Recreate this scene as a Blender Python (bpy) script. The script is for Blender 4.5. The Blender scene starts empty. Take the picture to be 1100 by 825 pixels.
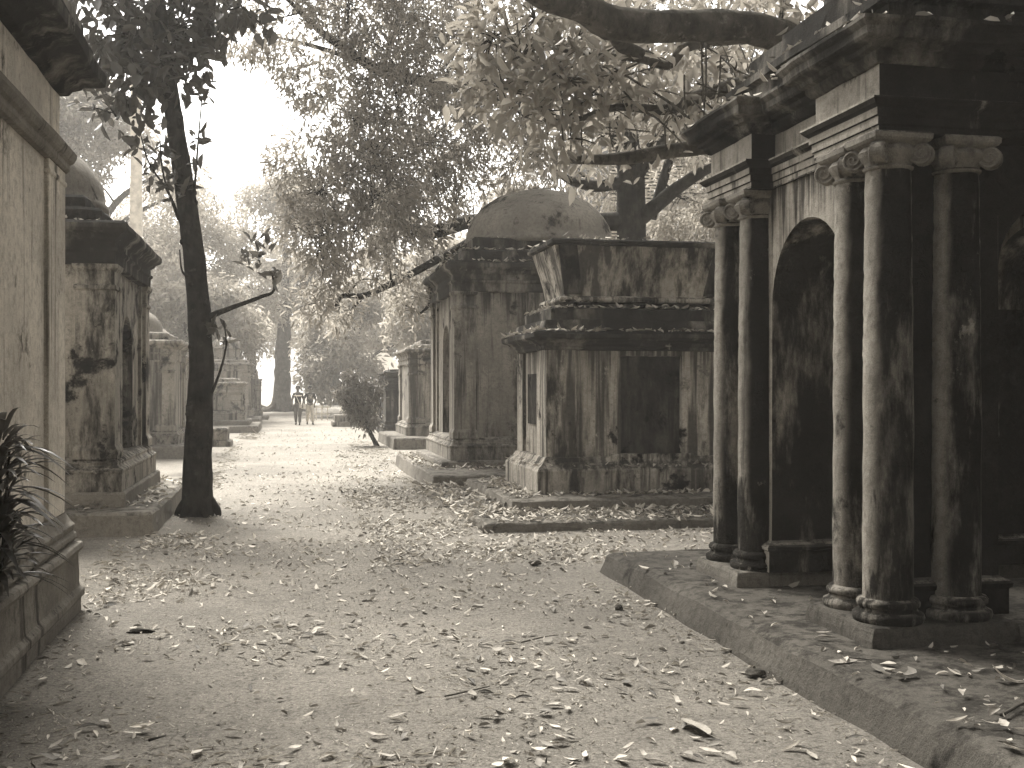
import bpy, bmesh, math, random
import numpy as np
from mathutils import Vector, noise, Matrix, Euler
R = math.radians
random.seed(7)
RNG = np.random.default_rng(11)
scene = bpy.context.scene
COL = scene.collection

# ------------------------------------------------------------------ survey: camera and point helper
F, CX, CY, H = 1220.0, 550.0, 416.0, 1.75
_h = math.hypot(1220, 242)
S, Cc = 242 / _h, 1220 / _h


def at(px, py, d):
    """point seen at a photo position, d metres along the view axis"""
    l = (px - CX) / F * d
    return Vector((d * S + l * Cc, d * Cc - l * S, H + (CY - py) / F * d))


# ------------------------------------------------------------------ tags
def tag(o, label=None, cat=None, group=None, kind=None):
    if label: o['label'] = label
    if cat: o['category'] = cat
    if group: o['group'] = group
    if kind: o['kind'] = kind
    return o


def empty(name, loc, label, cat, group=None):
    o = bpy.data.objects.new(name, None)
    o.empty_display_size = .2
    COL.objects.link(o)
    o.location = loc
    return tag(o, label, cat, group)


def origin_of(p):
    v = Vector((0, 0, 0))
    while p is not None:
        v += Vector(p.location)
        p = p.parent
    return v


class MB:
    """collects world space geometry; build() links it as one mesh object"""
    def __init__(s): s.v, s.f = [], []

    def add(s, vs, fs):
        n = len(s.v)
        s.v += [tuple(v) for v in vs]
        s.f += [tuple(i + n for i in f) for f in fs]

    def build(s, name, mat, parent=None, smooth=False, bevel=0, loc=None):
        me = bpy.data.meshes.new(name)
        o = origin_of(parent) if loc is None else Vector(loc)
        me.from_pydata([(v[0] - o.x, v[1] - o.y, v[2] - o.z) for v in s.v], [], s.f)
        me.update()
        if smooth:
            me.polygons.foreach_set('use_smooth', [True] * len(me.polygons))
        me.materials.append(mat)
        ob = bpy.data.objects.new(name, me)
        COL.objects.link(ob)
        if parent is not None:
            ob.parent = parent
        if loc is not None:
            ob.location = loc
        if bevel:
            m = ob.modifiers.new('bevel', 'BEVEL')
            m.width = bevel; m.segments = 2; m.limit_method = 'ANGLE'; m.angle_limit = R(40)
        return ob

    # stacked rectangle loops: profile = [(outset, z), ...]
    def ring(s, x0, x1, y0, y1, profile, step=.3, jit=.006, cap=True, seed=0):
        nx = max(1, min(24, int((x1 - x0) / step)))
        ny = max(1, min(24, int((y1 - y0) / step)))
        loops = []
        for o, z in profile:
            a, b, c, d = x0 - o, x1 + o, y0 - o, y1 + o
            L = [(a + (b - a) * i / nx, c, z) for i in range(nx)]
            L += [(b, c + (d - c) * i / ny, z) for i in range(ny)]
            L += [(b - (b - a) * i / nx, d, z) for i in range(nx)]
            L += [(a, d - (d - c) * i / ny, z) for i in range(ny)]
            if jit:
                J = []
                for (x, y, zz) in L:
                    n = noise.noise_vector(Vector((x * 2.3 + seed, y * 2.3, zz * 2.9)))
                    m = noise.noise_vector(Vector((x * 9 + seed, y * 9, zz * 9)))
                    J.append((x + jit * (n.x + .5 * m.x), y + jit * (n.y + .5 * m.y), zz + jit * (n.z + .4 * m.z)))
                L = J
            loops.append(L)
        N = len(loops[0])
        vs = [v for L in loops for v in L]
        fs = []
        for k in range(len(loops) - 1):
            for i in range(N):
                j = (i + 1) % N
                fs.append((k * N + i, k * N + j, (k + 1) * N + j, (k + 1) * N + i))
        if cap:
            fs.append(tuple(range(N - 1, -1, -1)))
            fs.append(tuple((len(loops) - 1) * N + i for i in range(N)))
        s.add(vs, fs)
        return s

    def box(s, x0, x1, y0, y1, z0, z1, step=.35, jit=.004):
        n = max(1, min(14, int((z1 - z0) / .4)))
        return s.ring(x0, x1, y0, y1, [(0, z0 + (z1 - z0) * i / n) for i in range(n + 1)], step, jit)

    def lathe(s, cx, cy, prof, n=28, jit=.0, seed=0, closed_top=True):
        vs, fs = [], []
        for r, z in prof:
            for i in range(n):
                a = 2 * math.pi * i / n
                k = r
                if jit:
                    k += jit * noise.noise(Vector((cx * 3 + math.cos(a) * 1.3 * max(r, .2) * 4 + seed, cy * 3 + math.sin(a) * 4 * max(r, .2), z * 4)))
                vs.append((cx + k * math.cos(a), cy + k * math.sin(a), z))
        for k in range(len(prof) - 1):
            for i in range(n):
                j = (i + 1) % n
                fs.append((k * n + i, k * n + j, (k + 1) * n + j, (k + 1) * n + i))
        fs.append(tuple(range(n - 1, -1, -1)))
        if closed_top:
            fs.append(tuple((len(prof) - 1) * n + i for i in range(n)))
        s.add(vs, fs)
        return s

    def tube(s, pts, rad, n=8, sub=4, rough=0., seed=0):
        P = [Vector(p) for p in pts]
        if len(P) > 2 and sub > 1:
            Q, RR = [], []
            for i in range(len(P) - 1):
                p0 = P[max(i - 1, 0)]; p1 = P[i]; p2 = P[i + 1]; p3 = P[min(i + 2, len(P) - 1)]
                for k in range(sub):
                    t = k / sub
                    Q.append(.5 * ((2 * p1) + (p2 - p0) * t + (2 * p0 - 5 * p1 + 4 * p2 - p3) * t * t + (3 * p1 - p0 - 3 * p2 + p3) * t ** 3))
                    RR.append(rad[i] + (rad[i + 1] - rad[i]) * t)
            Q.append(P[-1]); RR.append(rad[-1])
        else:
            Q, RR = P, list(rad)
        up = Vector((.31, .17, .93)).normalized()
        vs, fs = [], []
        X = None
        for i, p in enumerate(Q):
            t = (Q[min(i + 1, len(Q) - 1)] - Q[max(i - 1, 0)])
            if t.length < 1e-6: t = Vector((0, 0, 1))
            t.normalize()
            if X is None:
                X = t.cross(up)
                if X.length < .1: X = t.cross(Vector((1, 0, 0)))
            X = (X - t * X.dot(t)).normalized()
            Y = t.cross(X)
            for k in range(n):
                a = 2 * math.pi * k / n
                r = RR[i]
                if rough:
                    q = p + (X * math.cos(a) + Y * math.sin(a)) * r
                    r *= 1 + rough * noise.noise(q * (1.1 / max(r, .05)) * .5 + Vector((seed, 0, 0))) + rough * .6 * noise.noise(q * (3 / max(r, .05)) * .5)
                vs.append(p + (X * math.cos(a) + Y * math.sin(a)) * r)
        m = len(Q)
        for i in range(m - 1):
            for k in range(n):
                j = (k + 1) % n
                fs.append((i * n + k, i * n + j, (i + 1) * n + j, (i + 1) * n + k))
        fs.append(tuple(range(n - 1, -1, -1)))
        fs.append(tuple((m - 1) * n + k for k in range(n)))
        s.add(vs, fs)
        return Q, RR

    # wall block with a round headed opening. side: '-x','+x','-y','+y'; o1 outer, o2 inner offset from the centre
    def arch(s, cx, cy, side, o1, o2, r, zs, ztop, n=18):
        def M(u, o, z):
            if side == '-x': return (cx - o, cy + u, z)
            if side == '+x': return (cx + o, cy - u, z)
            if side == '-y': return (cx - u, cy - o, z)
            return (cx + u, cy + o, z)
        vs, fs = [], []
        for k in range(n + 1):
            a = math.pi * (1 - k / n)
            u, z = r * math.cos(a), zs + r * math.sin(a)
            vs += [M(u, o1, z), M(u, o1, ztop), M(u, o2, z), M(u, o2, ztop)]
        for k in range(n):
            a, b = 4 * k, 4 * k + 4
            fs += [(a, a + 1, b + 1, b), (a + 2, b + 2, b + 3, a + 3), (a, b, b + 2, a + 2)]
        s.add(vs, fs)
        return s


def fastmesh(name, V, Q, mat, parent=None):
    """V (n,3), Q (m,4) arrays, world space"""
    o = origin_of(parent)
    V = (V - np.array(o)).astype(np.float32)
    me = bpy.data.meshes.new(name)
    me.vertices.add(len(V)); me.vertices.foreach_set('co', V.ravel())
    me.loops.add(Q.size); me.loops.foreach_set('vertex_index', Q.astype(np.int32).ravel())
    me.polygons.add(len(Q))
    me.polygons.foreach_set('loop_start', np.arange(0, Q.size, 4, dtype=np.int32))
    me.update(calc_edges=True)
    me.materials.append(mat)
    ob = bpy.data.objects.new(name, me)
    COL.objects.link(ob)
    if parent is not None: ob.parent = parent
    return ob


def unit(a):
    return a / np.maximum(np.linalg.norm(a, axis=1, keepdims=True), 1e-6)


def leaf_arrays(P, D, N, L, W, fold=.18, droop=.25, wide=.45):
    """two folded quads per leaf; P base, D direction, N approximate normal"""
    D = unit(D); Sd = unit(np.cross(D, N)); N = np.cross(Sd, D)
    L = L[:, None]; W = W[:, None]
    def pt(t, s, up): return P + D * L * t + Sd * W * s + N * (W * up) - N * L * (droop * t * t)
    a = pt(0, 0, 0)
    l1 = pt(.3, .42, fold); l2 = pt(wide + .25, .40, fold)
    tip = pt(1, 0, 0)
    r1 = pt(.3, -.42, fold); r2 = pt(wide + .25, -.40, fold)
    V = np.stack([a, l1, l2, tip, r2, r1], 1).reshape(-1, 3)
    b = (np.arange(len(P)) * 6)[:, None]
    Q = np.concatenate([b + np.array([[0, 1, 2, 3]]), b + np.array([[0, 3, 4, 5]])], 0)
    return V, Q


# ------------------------------------------------------------------ materials (toned black and white, as the place appears)
TINT = (1.0, .918, .79)


def g(v, a=1): return (v * TINT[0], v * TINT[1], v * TINT[2], a)


class NT:
    def __init__(s, name):
        s.m = bpy.data.materials.new(name); s.m.use_nodes = True
        s.t = s.m.node_tree; s.t.nodes.clear()
        s.out = s.n('ShaderNodeOutputMaterial')

    def n(s, typ, **kw):
        nd = s.t.nodes.new(typ)
        for k, v in kw.items(): setattr(nd, k, v)
        return nd

    def l(s, a, b): s.t.links.new(a, b)

    def val(s, sock, v):
        if hasattr(v, 'is_linked') or isinstance(v, bpy.types.NodeSocket): s.l(v, sock)
        else: sock.default_value = v

    def math(s, op, a, b=0., clamp=False):
        nd = s.n('ShaderNodeMath', operation=op, use_clamp=clamp)
        s.val(nd.inputs[0], a); s.val(nd.inputs[1], b)
        return nd.outputs[0]

    def pos(s, scale=(1, 1, 1), off=(0, 0, 0)):
        ge = s.n('ShaderNodeNewGeometry')
        mp = s.n('ShaderNodeMapping')
        s.l(ge.outputs['Position'], mp.inputs[0])
        mp.inputs['Scale'].default_value = scale; mp.inputs['Location'].default_value = off
        return mp.outputs[0]

    def noise(s, vec, scale=1., det=4., rough=.55, dist=0.):
        nd = s.n('ShaderNodeTexNoise')
        s.l(vec, nd.inputs['Vector'])
        nd.inputs['Scale'].default_value = scale; nd.inputs['Detail'].default_value = det
        nd.inputs['Roughness'].default_value = rough; nd.inputs['Distortion'].default_value = dist
        return nd.outputs[0]

    def ramp(s, x, lo, hi):
        nd = s.n('ShaderNodeMapRange', interpolation_type='SMOOTHSTEP')
        s.val(nd.inputs[0], x); nd.inputs[1].default_value = lo; nd.inputs[2].default_value = hi
        return nd.outputs[0]

    def mix(s, f, a, b):
        nd = s.n('ShaderNodeMix', data_type='RGBA')
        s.val(nd.inputs[0], f)
        s.val(nd.inputs[6], a); s.val(nd.inputs[7], b)
        return nd.outputs[2]

    def bump(s, h, dist=.01, strength=1., prev=None):
        nd = s.n('ShaderNodeBump')
        s.l(h, nd.inputs['Height'])
        nd.inputs['Distance'].default_value = dist; nd.inputs['Strength'].default_value = strength
        if prev is not None: s.l(prev, nd.inputs['Normal'])
        return nd.outputs[0]

    def princ(s, col, rough=.9, normal=None, spec=.2):
        b = s.n('ShaderNodeBsdfPrincipled')
        s.val(b.inputs['Base Color'], col); s.val(b.inputs['Roughness'], rough)
        b.inputs['Specular IOR Level'].default_value = spec
        if normal is not None: s.l(normal, b.inputs['Normal'])
        return b.outputs[0]

    def done(s, sh):
        s.l(sh, s.out.inputs['Surface']); return s.m


def stone(name, light=.34, dark=.03, seed=0., streak=.5, mold=.5, moss=.6, bump=1., soot=0., peel=.5, damp=0., crust_shade=0., runs=()):
    """lime plaster with mould, rain streaks and peeled patches. streak, mold, soot: 0 none .. 1 most"""
    dark *= .42
    t = NT(name)
    off = (seed * 3.7, seed * 1.9, seed * 2.3)
    p = t.pos(off=off)
    n1 = t.noise(p, 1.1, 6, .62)
    col = t.mix(t.ramp(n1, .3, .72), g(light * .68), g(light * 1.15))
    fine = t.noise(p, 16, 8, .72)
    col = t.mix(t.ramp(fine, .4, .78), col, g(light * .5))
    st = t.noise(t.pos((5.5, 5.5, .3), off), 1.0, 7, .62, .2)
    st2 = t.noise(t.pos((17, 17, .55), off), 1.0, 4, .6)
    area = t.noise(p, .55, 3, .5)
    th = .68 - .2 * streak
    sm = t.ramp(t.math('ADD', t.math('ADD', st, t.math('MULTIPLY', st2, .25)), t.math('MULTIPLY', area, .3)), th + .24, th + .42)
    mo = t.noise(p, 1.35, 12, .7, .3)
    th = .68 - .2 * mold
    mm = t.ramp(mo, th - .005, th + .10)
    spot = t.ramp(t.noise(p, 5.5, 9, .75), .65 - .08 * mold, .76 - .08 * mold)
    mask = t.math('MAXIMUM', t.math('MULTIPLY', sm, .85), t.math('MAXIMUM', mm, t.math('MULTIPLY', spot, .75)))
    if soot:
        sy = t.ramp(t.noise(t.pos((1.6, 1.6, .5), (off[0] + 5, off[1], off[2])), 1, 8, .66), .70 - .5 * soot, .92 - .5 * soot)
        mask = t.math('MAXIMUM', mask, t.math('MULTIPLY', sy, .93))
    if damp:
        ge = t.n('ShaderNodeNewGeometry'); sx = t.n('ShaderNodeSeparateXYZ'); t.l(ge.outputs['Position'], sx.inputs[0])
        z = t.math('SUBTRACT', sx.outputs[2], t.math('MULTIPLY', t.ramp(t.noise(t.pos((4, 4, .9), off), 1, 9, .7), .28, .72), 2.2 * damp))
        mask = t.math('MAXIMUM', mask, t.math('MULTIPLY', t.ramp(t.math('MULTIPLY', z, -1.), .1, .75), .9))
    for zl, ln in runs:     # rain runs that start under a ledge
        ge = t.n('ShaderNodeNewGeometry'); sx = t.n('ShaderNodeSeparateXYZ'); t.l(ge.outputs['Position'], sx.inputs[0])
        dz = t.math('DIVIDE', t.math('SUBTRACT', zl, sx.outputs[2]), ln)
        rn = t.math('ADD', t.noise(t.pos((13, 13, .16), (off[0] + 7, off[1] + zl, 0)), 1, 5, .6), t.math('MULTIPLY', t.noise(p, 7, 6, .7), .12))
        rm = t.ramp(t.math('SUBTRACT', rn, t.math('MULTIPLY', dz, .34)), .42, .62)
        rm = t.math('MULTIPLY', rm, t.math('GREATER_THAN', dz, -.02))
        mask = t.math('MAXIMUM', mask, t.math('MULTIPLY', rm, .85))
    if crust_shade:     # black staining plus painted shade, on faces towards the camera
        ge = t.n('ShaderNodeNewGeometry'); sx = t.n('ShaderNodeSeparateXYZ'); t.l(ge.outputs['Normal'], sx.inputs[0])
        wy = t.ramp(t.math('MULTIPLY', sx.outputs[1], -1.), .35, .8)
        wy = t.math('MAXIMUM', wy, t.ramp(t.math('MULTIPLY', sx.outputs[2], -1.), .3, .7))  # undersides too: shade painted into arch soffits
        cn = t.ramp(t.noise(t.pos((2.2, 2.2, .55), (off[0] + 2, off[1], off[2])), 1, 10, .72), .78 - .55 * crust_shade, .96 - .55 * crust_shade)
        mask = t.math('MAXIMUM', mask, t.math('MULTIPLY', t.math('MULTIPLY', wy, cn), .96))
    dcol = t.mix(t.ramp(t.noise(p, 3.1, 9, .7), .42, .68), g(dark), g(dark * 2.6))
    col = t.mix(mask, col, dcol)
    if peel:
        pe = t.ramp(t.noise(t.pos((1, 1, .8), (off[0] + 11, off[1] + 4, 0)), 2.6, 11, .72), .655 - .06 * peel, .71 - .06 * peel)
        pc = t.mix(t.ramp(fine, .35, .7), g(light * 1.35), g(light * .7))
        col = t.mix(t.math('MULTIPLY', pe, .8), col, pc)
    else:
        pe = mm
    ge = t.n('ShaderNodeNewGeometry'); sx = t.n('ShaderNodeSeparateXYZ'); t.l(ge.outputs['Normal'], sx.inputs[0])
    upm = t.math('MULTIPLY', t.ramp(sx.outputs[2], .35, .8), t.ramp(t.noise(p, 5.5, 12, .78), .64 - .34 * moss, .76 - .3 * moss))
    col = t.mix(t.math('MULTIPLY', upm, .85), col, g(dark * 1.9))
    grain = t.noise(p, 120, 3, .7)
    col = t.mix(t.ramp(grain, .35, .75), col, g(light * .42)) if False else col
    gm = t.n('ShaderNodeMix', data_type='RGBA', blend_type='MULTIPLY'); gm.inputs[0].default_value = 1
    t.l(col, gm.inputs[6]); t.l(t.mix(t.ramp(grain, .25, .8), (1.18, 1.18, 1.18, 1), (.72, .72, .72, 1)), gm.inputs[7])
    b1 = t.bump(fine, .02 * bump, .8)
    b2 = t.bump(t.math('ADD', pe, t.math('MULTIPLY', mo, 1.5)), .012 * bump, .7, b1)
    b3 = t.bump(grain, .004 * bump, .6, b2)
    return t.done(t.princ(gm.outputs[2], .95, b3, .05))


def leaf_mat(name, lo, hi, trans=.35, rough=.5, spec=.3):
    t = NT(name)
    ge = t.n('ShaderNodeNewGeometry')
    rnd = ge.outputs['Random Per Island']
    c = t.mix(rnd, g(lo), g(hi))
    n = t.noise(t.pos(), 1.3, 4, .6)
    c2 = t.mix(t.ramp(n, .35, .7), c, g((lo + hi) * .62))
    a = t.princ(c2, rough, None, spec)
    tr = t.n('ShaderNodeBsdfTranslucent'); t.l(c2, tr.inputs[0])
    m = t.n('ShaderNodeMixShader'); m.inputs[0].default_value = trans
    t.l(a, m.inputs[1]); t.l(tr.outputs[0], m.inputs[2])
    return t.done(m.outputs[0])


def bark(name, lo, hi, seed=0, ring=1.0):
    t = NT(name)
    p = t.pos(off=(seed, seed * 2, 0))
    n = t.noise(p, 3, 8, .65)
    c = t.mix(t.ramp(n, .3, .7), g(lo), g(hi))
    f = t.noise(t.pos((14, 14, 5), (seed, 0, 0)), 1, 8, .7)
    c = t.mix(t.math('MULTIPLY', t.ramp(t.noise(p, 5.5, 10, .72), .56, .66), .6), c, g(hi * 1.9))
    c = t.mix(t.ramp(f, .45, .75), c, g(lo * .5))
    b = t.bump(f, .03 * ring, .8)
    b = t.bump(t.noise(p, 45, 5, .7), .008, .6, b)
    return t.done(t.princ(c, .97, b, .03))


def plain(name, v, rough=.8, var=.25, sc=20, tint=True):
    t = NT(name)
    n = t.noise(t.pos(), sc, 5, .6)
    c = t.mix(t.ramp(n, .3, .7), g(v * (1 - var)), g(v * (1 + var)))
    return t.done(t.princ(c, rough, t.bump(n, .004, .5)))


def ground_mat():
    t = NT('dirt_ground')
    p = t.pos()
    a = t.noise(p, .35, 6, .6)
    c = t.mix(t.ramp(a, .3, .7), g(.165), g(.26))
    b = t.noise(p, 2.2, 9, .68)
    c = t.mix(t.math('MULTIPLY', t.ramp(b, .5, .72), .7), c, g(.125))
    b2 = t.noise(t.pos(off=(9, 4, 0)), 4.5, 8, .7)
    c = t.mix(t.math('MULTIPLY', t.ramp(b2, .55, .75), .7), c, g(.35))
    d = t.noise(p, 28, 8, .75)
    c = t.mix(t.math('MULTIPLY', t.ramp(d, .46, .68), .85), c, g(.07))
    sp = t.n('ShaderNodeTexVoronoi'); t.l(p, sp.inputs['Vector']); sp.inputs['Scale'].default_value = 38
    msk = t.math('MULTIPLY', t.ramp(t.math('MULTIPLY', sp.outputs['Distance'], -1.), -.26, -.16), t.ramp(t.noise(p, 6, 3, .6), .48, .6))
    c = t.mix(t.math('MULTIPLY', msk, .8), c, g(.36))
    gr = t.noise(p, 65, 8, .8)
    gm = t.n('ShaderNodeMix', data_type='RGBA', blend_type='MULTIPLY'); gm.inputs[0].default_value = 1
    t.l(c, gm.inputs[6]); t.l(t.mix(t.ramp(gr, .3, .72), (1.45, 1.45, 1.45, 1), (.5, .5, .5, 1)), gm.inputs[7])
    n1 = t.bump(b, .06, .9)
    n2 = t.bump(d, .035, 1, n1)
    n3 = t.bump(gr, .010, 1, n2)
    return t.done(t.princ(gm.outputs[2], .95, n3, .1))


M = dict(
    left=stone('plaster_pale_left', .58, .05, 1, streak=.5, mold=.58, bump=1.3, peel=.45),
    leftbase=stone('cement_base', .19, .04, 2, streak=.35, mold=.3, bump=.8, peel=.2, moss=.4),
    near=stone('plaster_streaked', .42, .018, 3, streak=.6, mold=.3, bump=1, soot=.2, peel=.2, crust_shade=.78, runs=((3.28, .7),)),
    nearfront=stone('plaster_streaked_black_shaded', .40, .014, 3, streak=.6, mold=.4, bump=1.2, soot=.25, peel=.15, crust_shade=1.0, runs=((3.28, .7),)),  # darker copy for the front: black stains plus shade painted into the colour
    column=stone('column_plaster', .40, .016, 4, streak=.4, mold=.55, bump=3.4, peel=.35, damp=.9, crust_shade=.84),
    neardark=stone('plaster_black_crust', .22, .012, 5, streak=.8, mold=.8, soot=.8, peel=.1),
    cornice=stone('cornice_black_crust', .26, .014, 6, streak=.6, mold=.85, soot=.8, peel=.05, moss=.9),
    sarc=stone('plaster_peeling', .44, .02, 8, streak=1.0, mold=.72, peel=.55, soot=.3, crust_shade=.62, runs=((2.28, 1.2),)),
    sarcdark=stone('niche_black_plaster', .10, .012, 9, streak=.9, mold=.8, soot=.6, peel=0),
    dome=stone('dome_plaster', .22, .03, 10, streak=.2, mold=.62, peel=.2, moss=.35),
    domed=stone('plaster_grey_stained', .26, .025, 12, streak=.8, mold=.6, peel=.3, soot=.2, crust_shade=.6, runs=((3.52, 1.0),)),
    left2=stone('plaster_mouldy', .33, .02, 14, streak=.6, mold=.95, peel=.7, soot=.3, crust_shade=.6),
    far=stone('plaster_far', .31, .025, 16, streak=.9, mold=.7, peel=.4),
    platform=stone('mossy_platform', .105, .03, 18, streak=.0, mold=.6, moss=.55, bump=1.8, peel=.15),
    kerb=stone('kerb_cement', .2, .04, 20, streak=.2, mold=.5, moss=.55, bump=1.4, peel=.2),
    brick=stone('old_brick', .17, .045, 22, streak=0, mold=.5, bump=1.5, peel=0),
    bark=bark('bark_dark', .010, .042, 1, 1.4), bark2=bark('bark_mango', .014, .05, 2),
    bark3=bark('bark_pale_limb', .045, .14, 3, .7), barkfar=bark('bark_far', .05, .10, 4),
    leaf1=leaf_mat('leaf_dark_broad', .03, .10, .28),
    leaf2=leaf_mat('leaf_mango', .15, .36, .5),
    leaf3=leaf_mat('leaf_dusty', .18, .42, .42),
    leaf4=leaf_mat('leaf_far_hazed', .22, .42, .45),  # paleness put into the colour to stand in for thicker haze
    leafb=leaf_mat('leaf_bush', .04, .22, .25),
    leafp=leaf_mat('leaf_strap', .03, .14, .2, .35),
    litter=leaf_mat('dry_leaf', .05, .56, .1, .75, .15),
    crumb=leaf_mat('leaf_crumb', .03, .5, .05, .9, .1), capital=stone('capital_plaster', .27, .02, 33, streak=.3, mold=.7, soot=.35, crust_shade=.5, bump=1.2, peel=.2),
    dirt=ground_mat(),
    shirt=plain('cloth_black', .02), trouser=plain('cloth_dark_grey', .10), pale=plain('cloth_pale', .55),
    skin=plain('skin', .13), hair=plain('hair', .012), white=plain('cloth_white', .75), shoe=plain('shoe', .06),
    slat=plain('louvre_pale', .62), wallfar=plain('wall_grey', .25, sc=2), roofpale=plain('roof_pale', .6, sc=3),
    gap=plain('louvre_backing', .02), twig=bark('twig', .04, .10, 7, .2), rock=stone('stone_lump', .12, .03, 30, streak=0, mold=.5, bump=2, peel=0),
    grass=leaf_mat('dry_grass', .2, .5, .2),
)


# ------------------------------------------------------------------ ground
def gh(x, y):
    x = np.asarray(x, float); y = np.asarray(y, float)
    fade = np.clip((60 - np.hypot(x, y)) / 40, 0, 1)
    return fade * (.014 * np.sin(x * 1.7 + .6 * np.sin(y * .9)) * np.sin(y * 1.1 + 1) + .008 * np.sin(x * 4.1 + y * 2.3) * np.sin(y * 3.7 - x) - .01)


def axis(lo, hi, a, b, st):
    mid = np.arange(a, b + 1e-6, st)
    k = np.cumsum(st * 1.35 ** np.arange(1, 26))
    L = (a - k); L = L[L > lo]; Rr = (b + k); Rr = Rr[Rr < hi]
    return np.concatenate([[lo], L[::-1], mid, Rr, [hi]])


gx, gy = axis(-200, 200, -7, 9, .1), axis(-60, 340, 1, 26, .1)
XX, YY = np.meshgrid(gx, gy, indexing='ij')
V = np.stack([XX, YY, gh(XX, YY)], -1).reshape(-1, 3)
nx, ny = len(gx), len(gy)
ii, jj = np.meshgrid(np.arange(nx - 1), np.arange(ny - 1), indexing='ij')
b0 = (ii * ny + jj).ravel()
Q = np.stack([b0, b0 + ny, b0 + ny + 1, b0 + 1], 1)
gr = fastmesh('ground', V, Q, M['dirt'])
gr.data.polygons.foreach_set('use_smooth', [True] * len(Q))
tag(gr, kind='structure')

# ------------------------------------------------------------------ near left tomb
X1, Y1 = -1.69, 9.35
X0, Y0 = -7.2, 2.6
t = empty('tomb', ((X0 + X1) / 2, (Y0 + Y1) / 2, 0), 'pale plastered tomb with moulded plinth and deep dark eave, nearest on the left', 'tomb', 'tombs along the path')
m = MB(); m.ring(X0, X1, Y0, Y1, [(.10, -.05), (.10, .10), (.125, .12), (.125, .17), (.095, .2), (.09, .22), (.09, .3), (.085, .38), (.085, .46), (.11, .475), (.12, .5), (.11, .535), (.03, .55)], .22, .008)
m.build('plinth', M['leftbase'], t, bevel=.008)
m = MB(); m.ring(X0, X1, Y0, Y1, [(.045, .535), (.06, .56), (.075, .58), (.07, .61), (.045, .63), (.055, .655), (.06, .68), (.035, .71), (.02, .74), (.0, .78)], .25, .006)
m.build('base_moulding', M['leftbase'], t, bevel=.005)
m = MB(); m.box(X0, X1 - .035, Y0, Y1 - .035, .7, 4.05, .4, .006); m.build('wall', M['left'], t)
for (xa, xb, ya, yb) in ((X1 - .03 - .06, X1, Y1 - .62, Y1 + .0), (X1 - .07, X1 - .003, Y0, Y0 + .62), (X0 - .02, X0 + .5, Y1 - .07, Y1 - .002)):
    m = MB(); m.ring(xa, xb, ya, yb, [(0, .78), (0, 1.5), (0, 2.5), (0, 3.3), (.012, 3.31), (.012, 3.34), (0, 3.345), (0, 3.42)], .3, .004); m.build('pilaster', M['left'], t, bevel=.006)
m = MB(); m.ring(X0, X1, Y0, Y1, [(-.03, 3.41), (.012, 3.415), (.03, 3.44), (.03, 3.48), (.055, 3.5), (.075, 3.54), (.08, 3.57), (.0, 3.585), (-.04, 3.6)], .3, .006)
m.build('string_course', M['leftbase'], t, bevel=.004)
m = MB(); m.ring(X0, X1, Y0, Y1, [(-.03, 4.0), (.03, 4.02), (.05, 4.06), (.1, 4.09), (.12, 4.12), (.22, 4.14), (.25, 4.16), (.26, 4.25), (.2, 4.29), (.16, 4.33), (.18, 4.42), (.12, 4.5), (.12, 4.6), (-.1, 4.64), (-.1, 4.9), (-.5, 4.95)], .22, .02)
m.build('cornice', M['cornice'], t, bevel=.006)

# spiky plant in front of that wall
def strap_plant(loc, n, label, L=.45):
    r = empty('strap_leaf_plant', loc, label, 'plant')
    V_, Q_ = [], []; k0 = 0
    for i in range(n):
        a = RNG.uniform(-2.0, 1.9); el = RNG.uniform(.05, 1.3)
        h0 = RNG.uniform(0, 1.0)
        d = np.array([math.cos(a) * math.cos(el), math.sin(a) * math.cos(el), math.sin(el)])
        ln = L * RNG.uniform(.55, 1.1)
        side = np.cross(d, [0, 0, 1.]); side /= np.linalg.norm(side)
        up = np.cross(side, d)
        base = np.array(loc) + np.array([math.cos(a) * .06, math.sin(a) * .06, .05 + h0 * .85])
        for k in range(7):
            u = k / 6
            c = base + d * ln * u - np.array([0, 0, 1.]) * ln * .55 * u * u
            w = .022 * (math.sin(math.pi * min(1, u * .93 + .1)) + .05)
            V_ += [c + side * w + up * w * .35, c, c - side * w + up * w * .35]
        for k in range(6):
            q = k0 + k * 3
            Q_ += [(q, q + 1, q + 4, q + 3), (q + 1, q + 2, q + 5, q + 4)]
        k0 += 21
    fastmesh('leaves', np.array(V_), np.array(Q_), M['leafp'], r)
    m = MB()
    for i in range(5):
        a = i * 1.3
        m.tube([(loc[0] + .03 * math.cos(a), loc[1] + .03 * math.sin(a), loc[2] - .02), (loc[0] + .05 * math.cos(a), loc[1] + .05 * math.sin(a), loc[2] + .35), (loc[0] + .08 * math.cos(a), loc[1] + .08 * math.sin(a), loc[2] + .8)], [.012, .01, .006], 6)
    m.build('stem', M['twig'], r)


strap_plant((-1.64, 6.95, .58), 170, 'spiky strap leaved plant growing on the plinth of the pale left tomb', .46)


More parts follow.
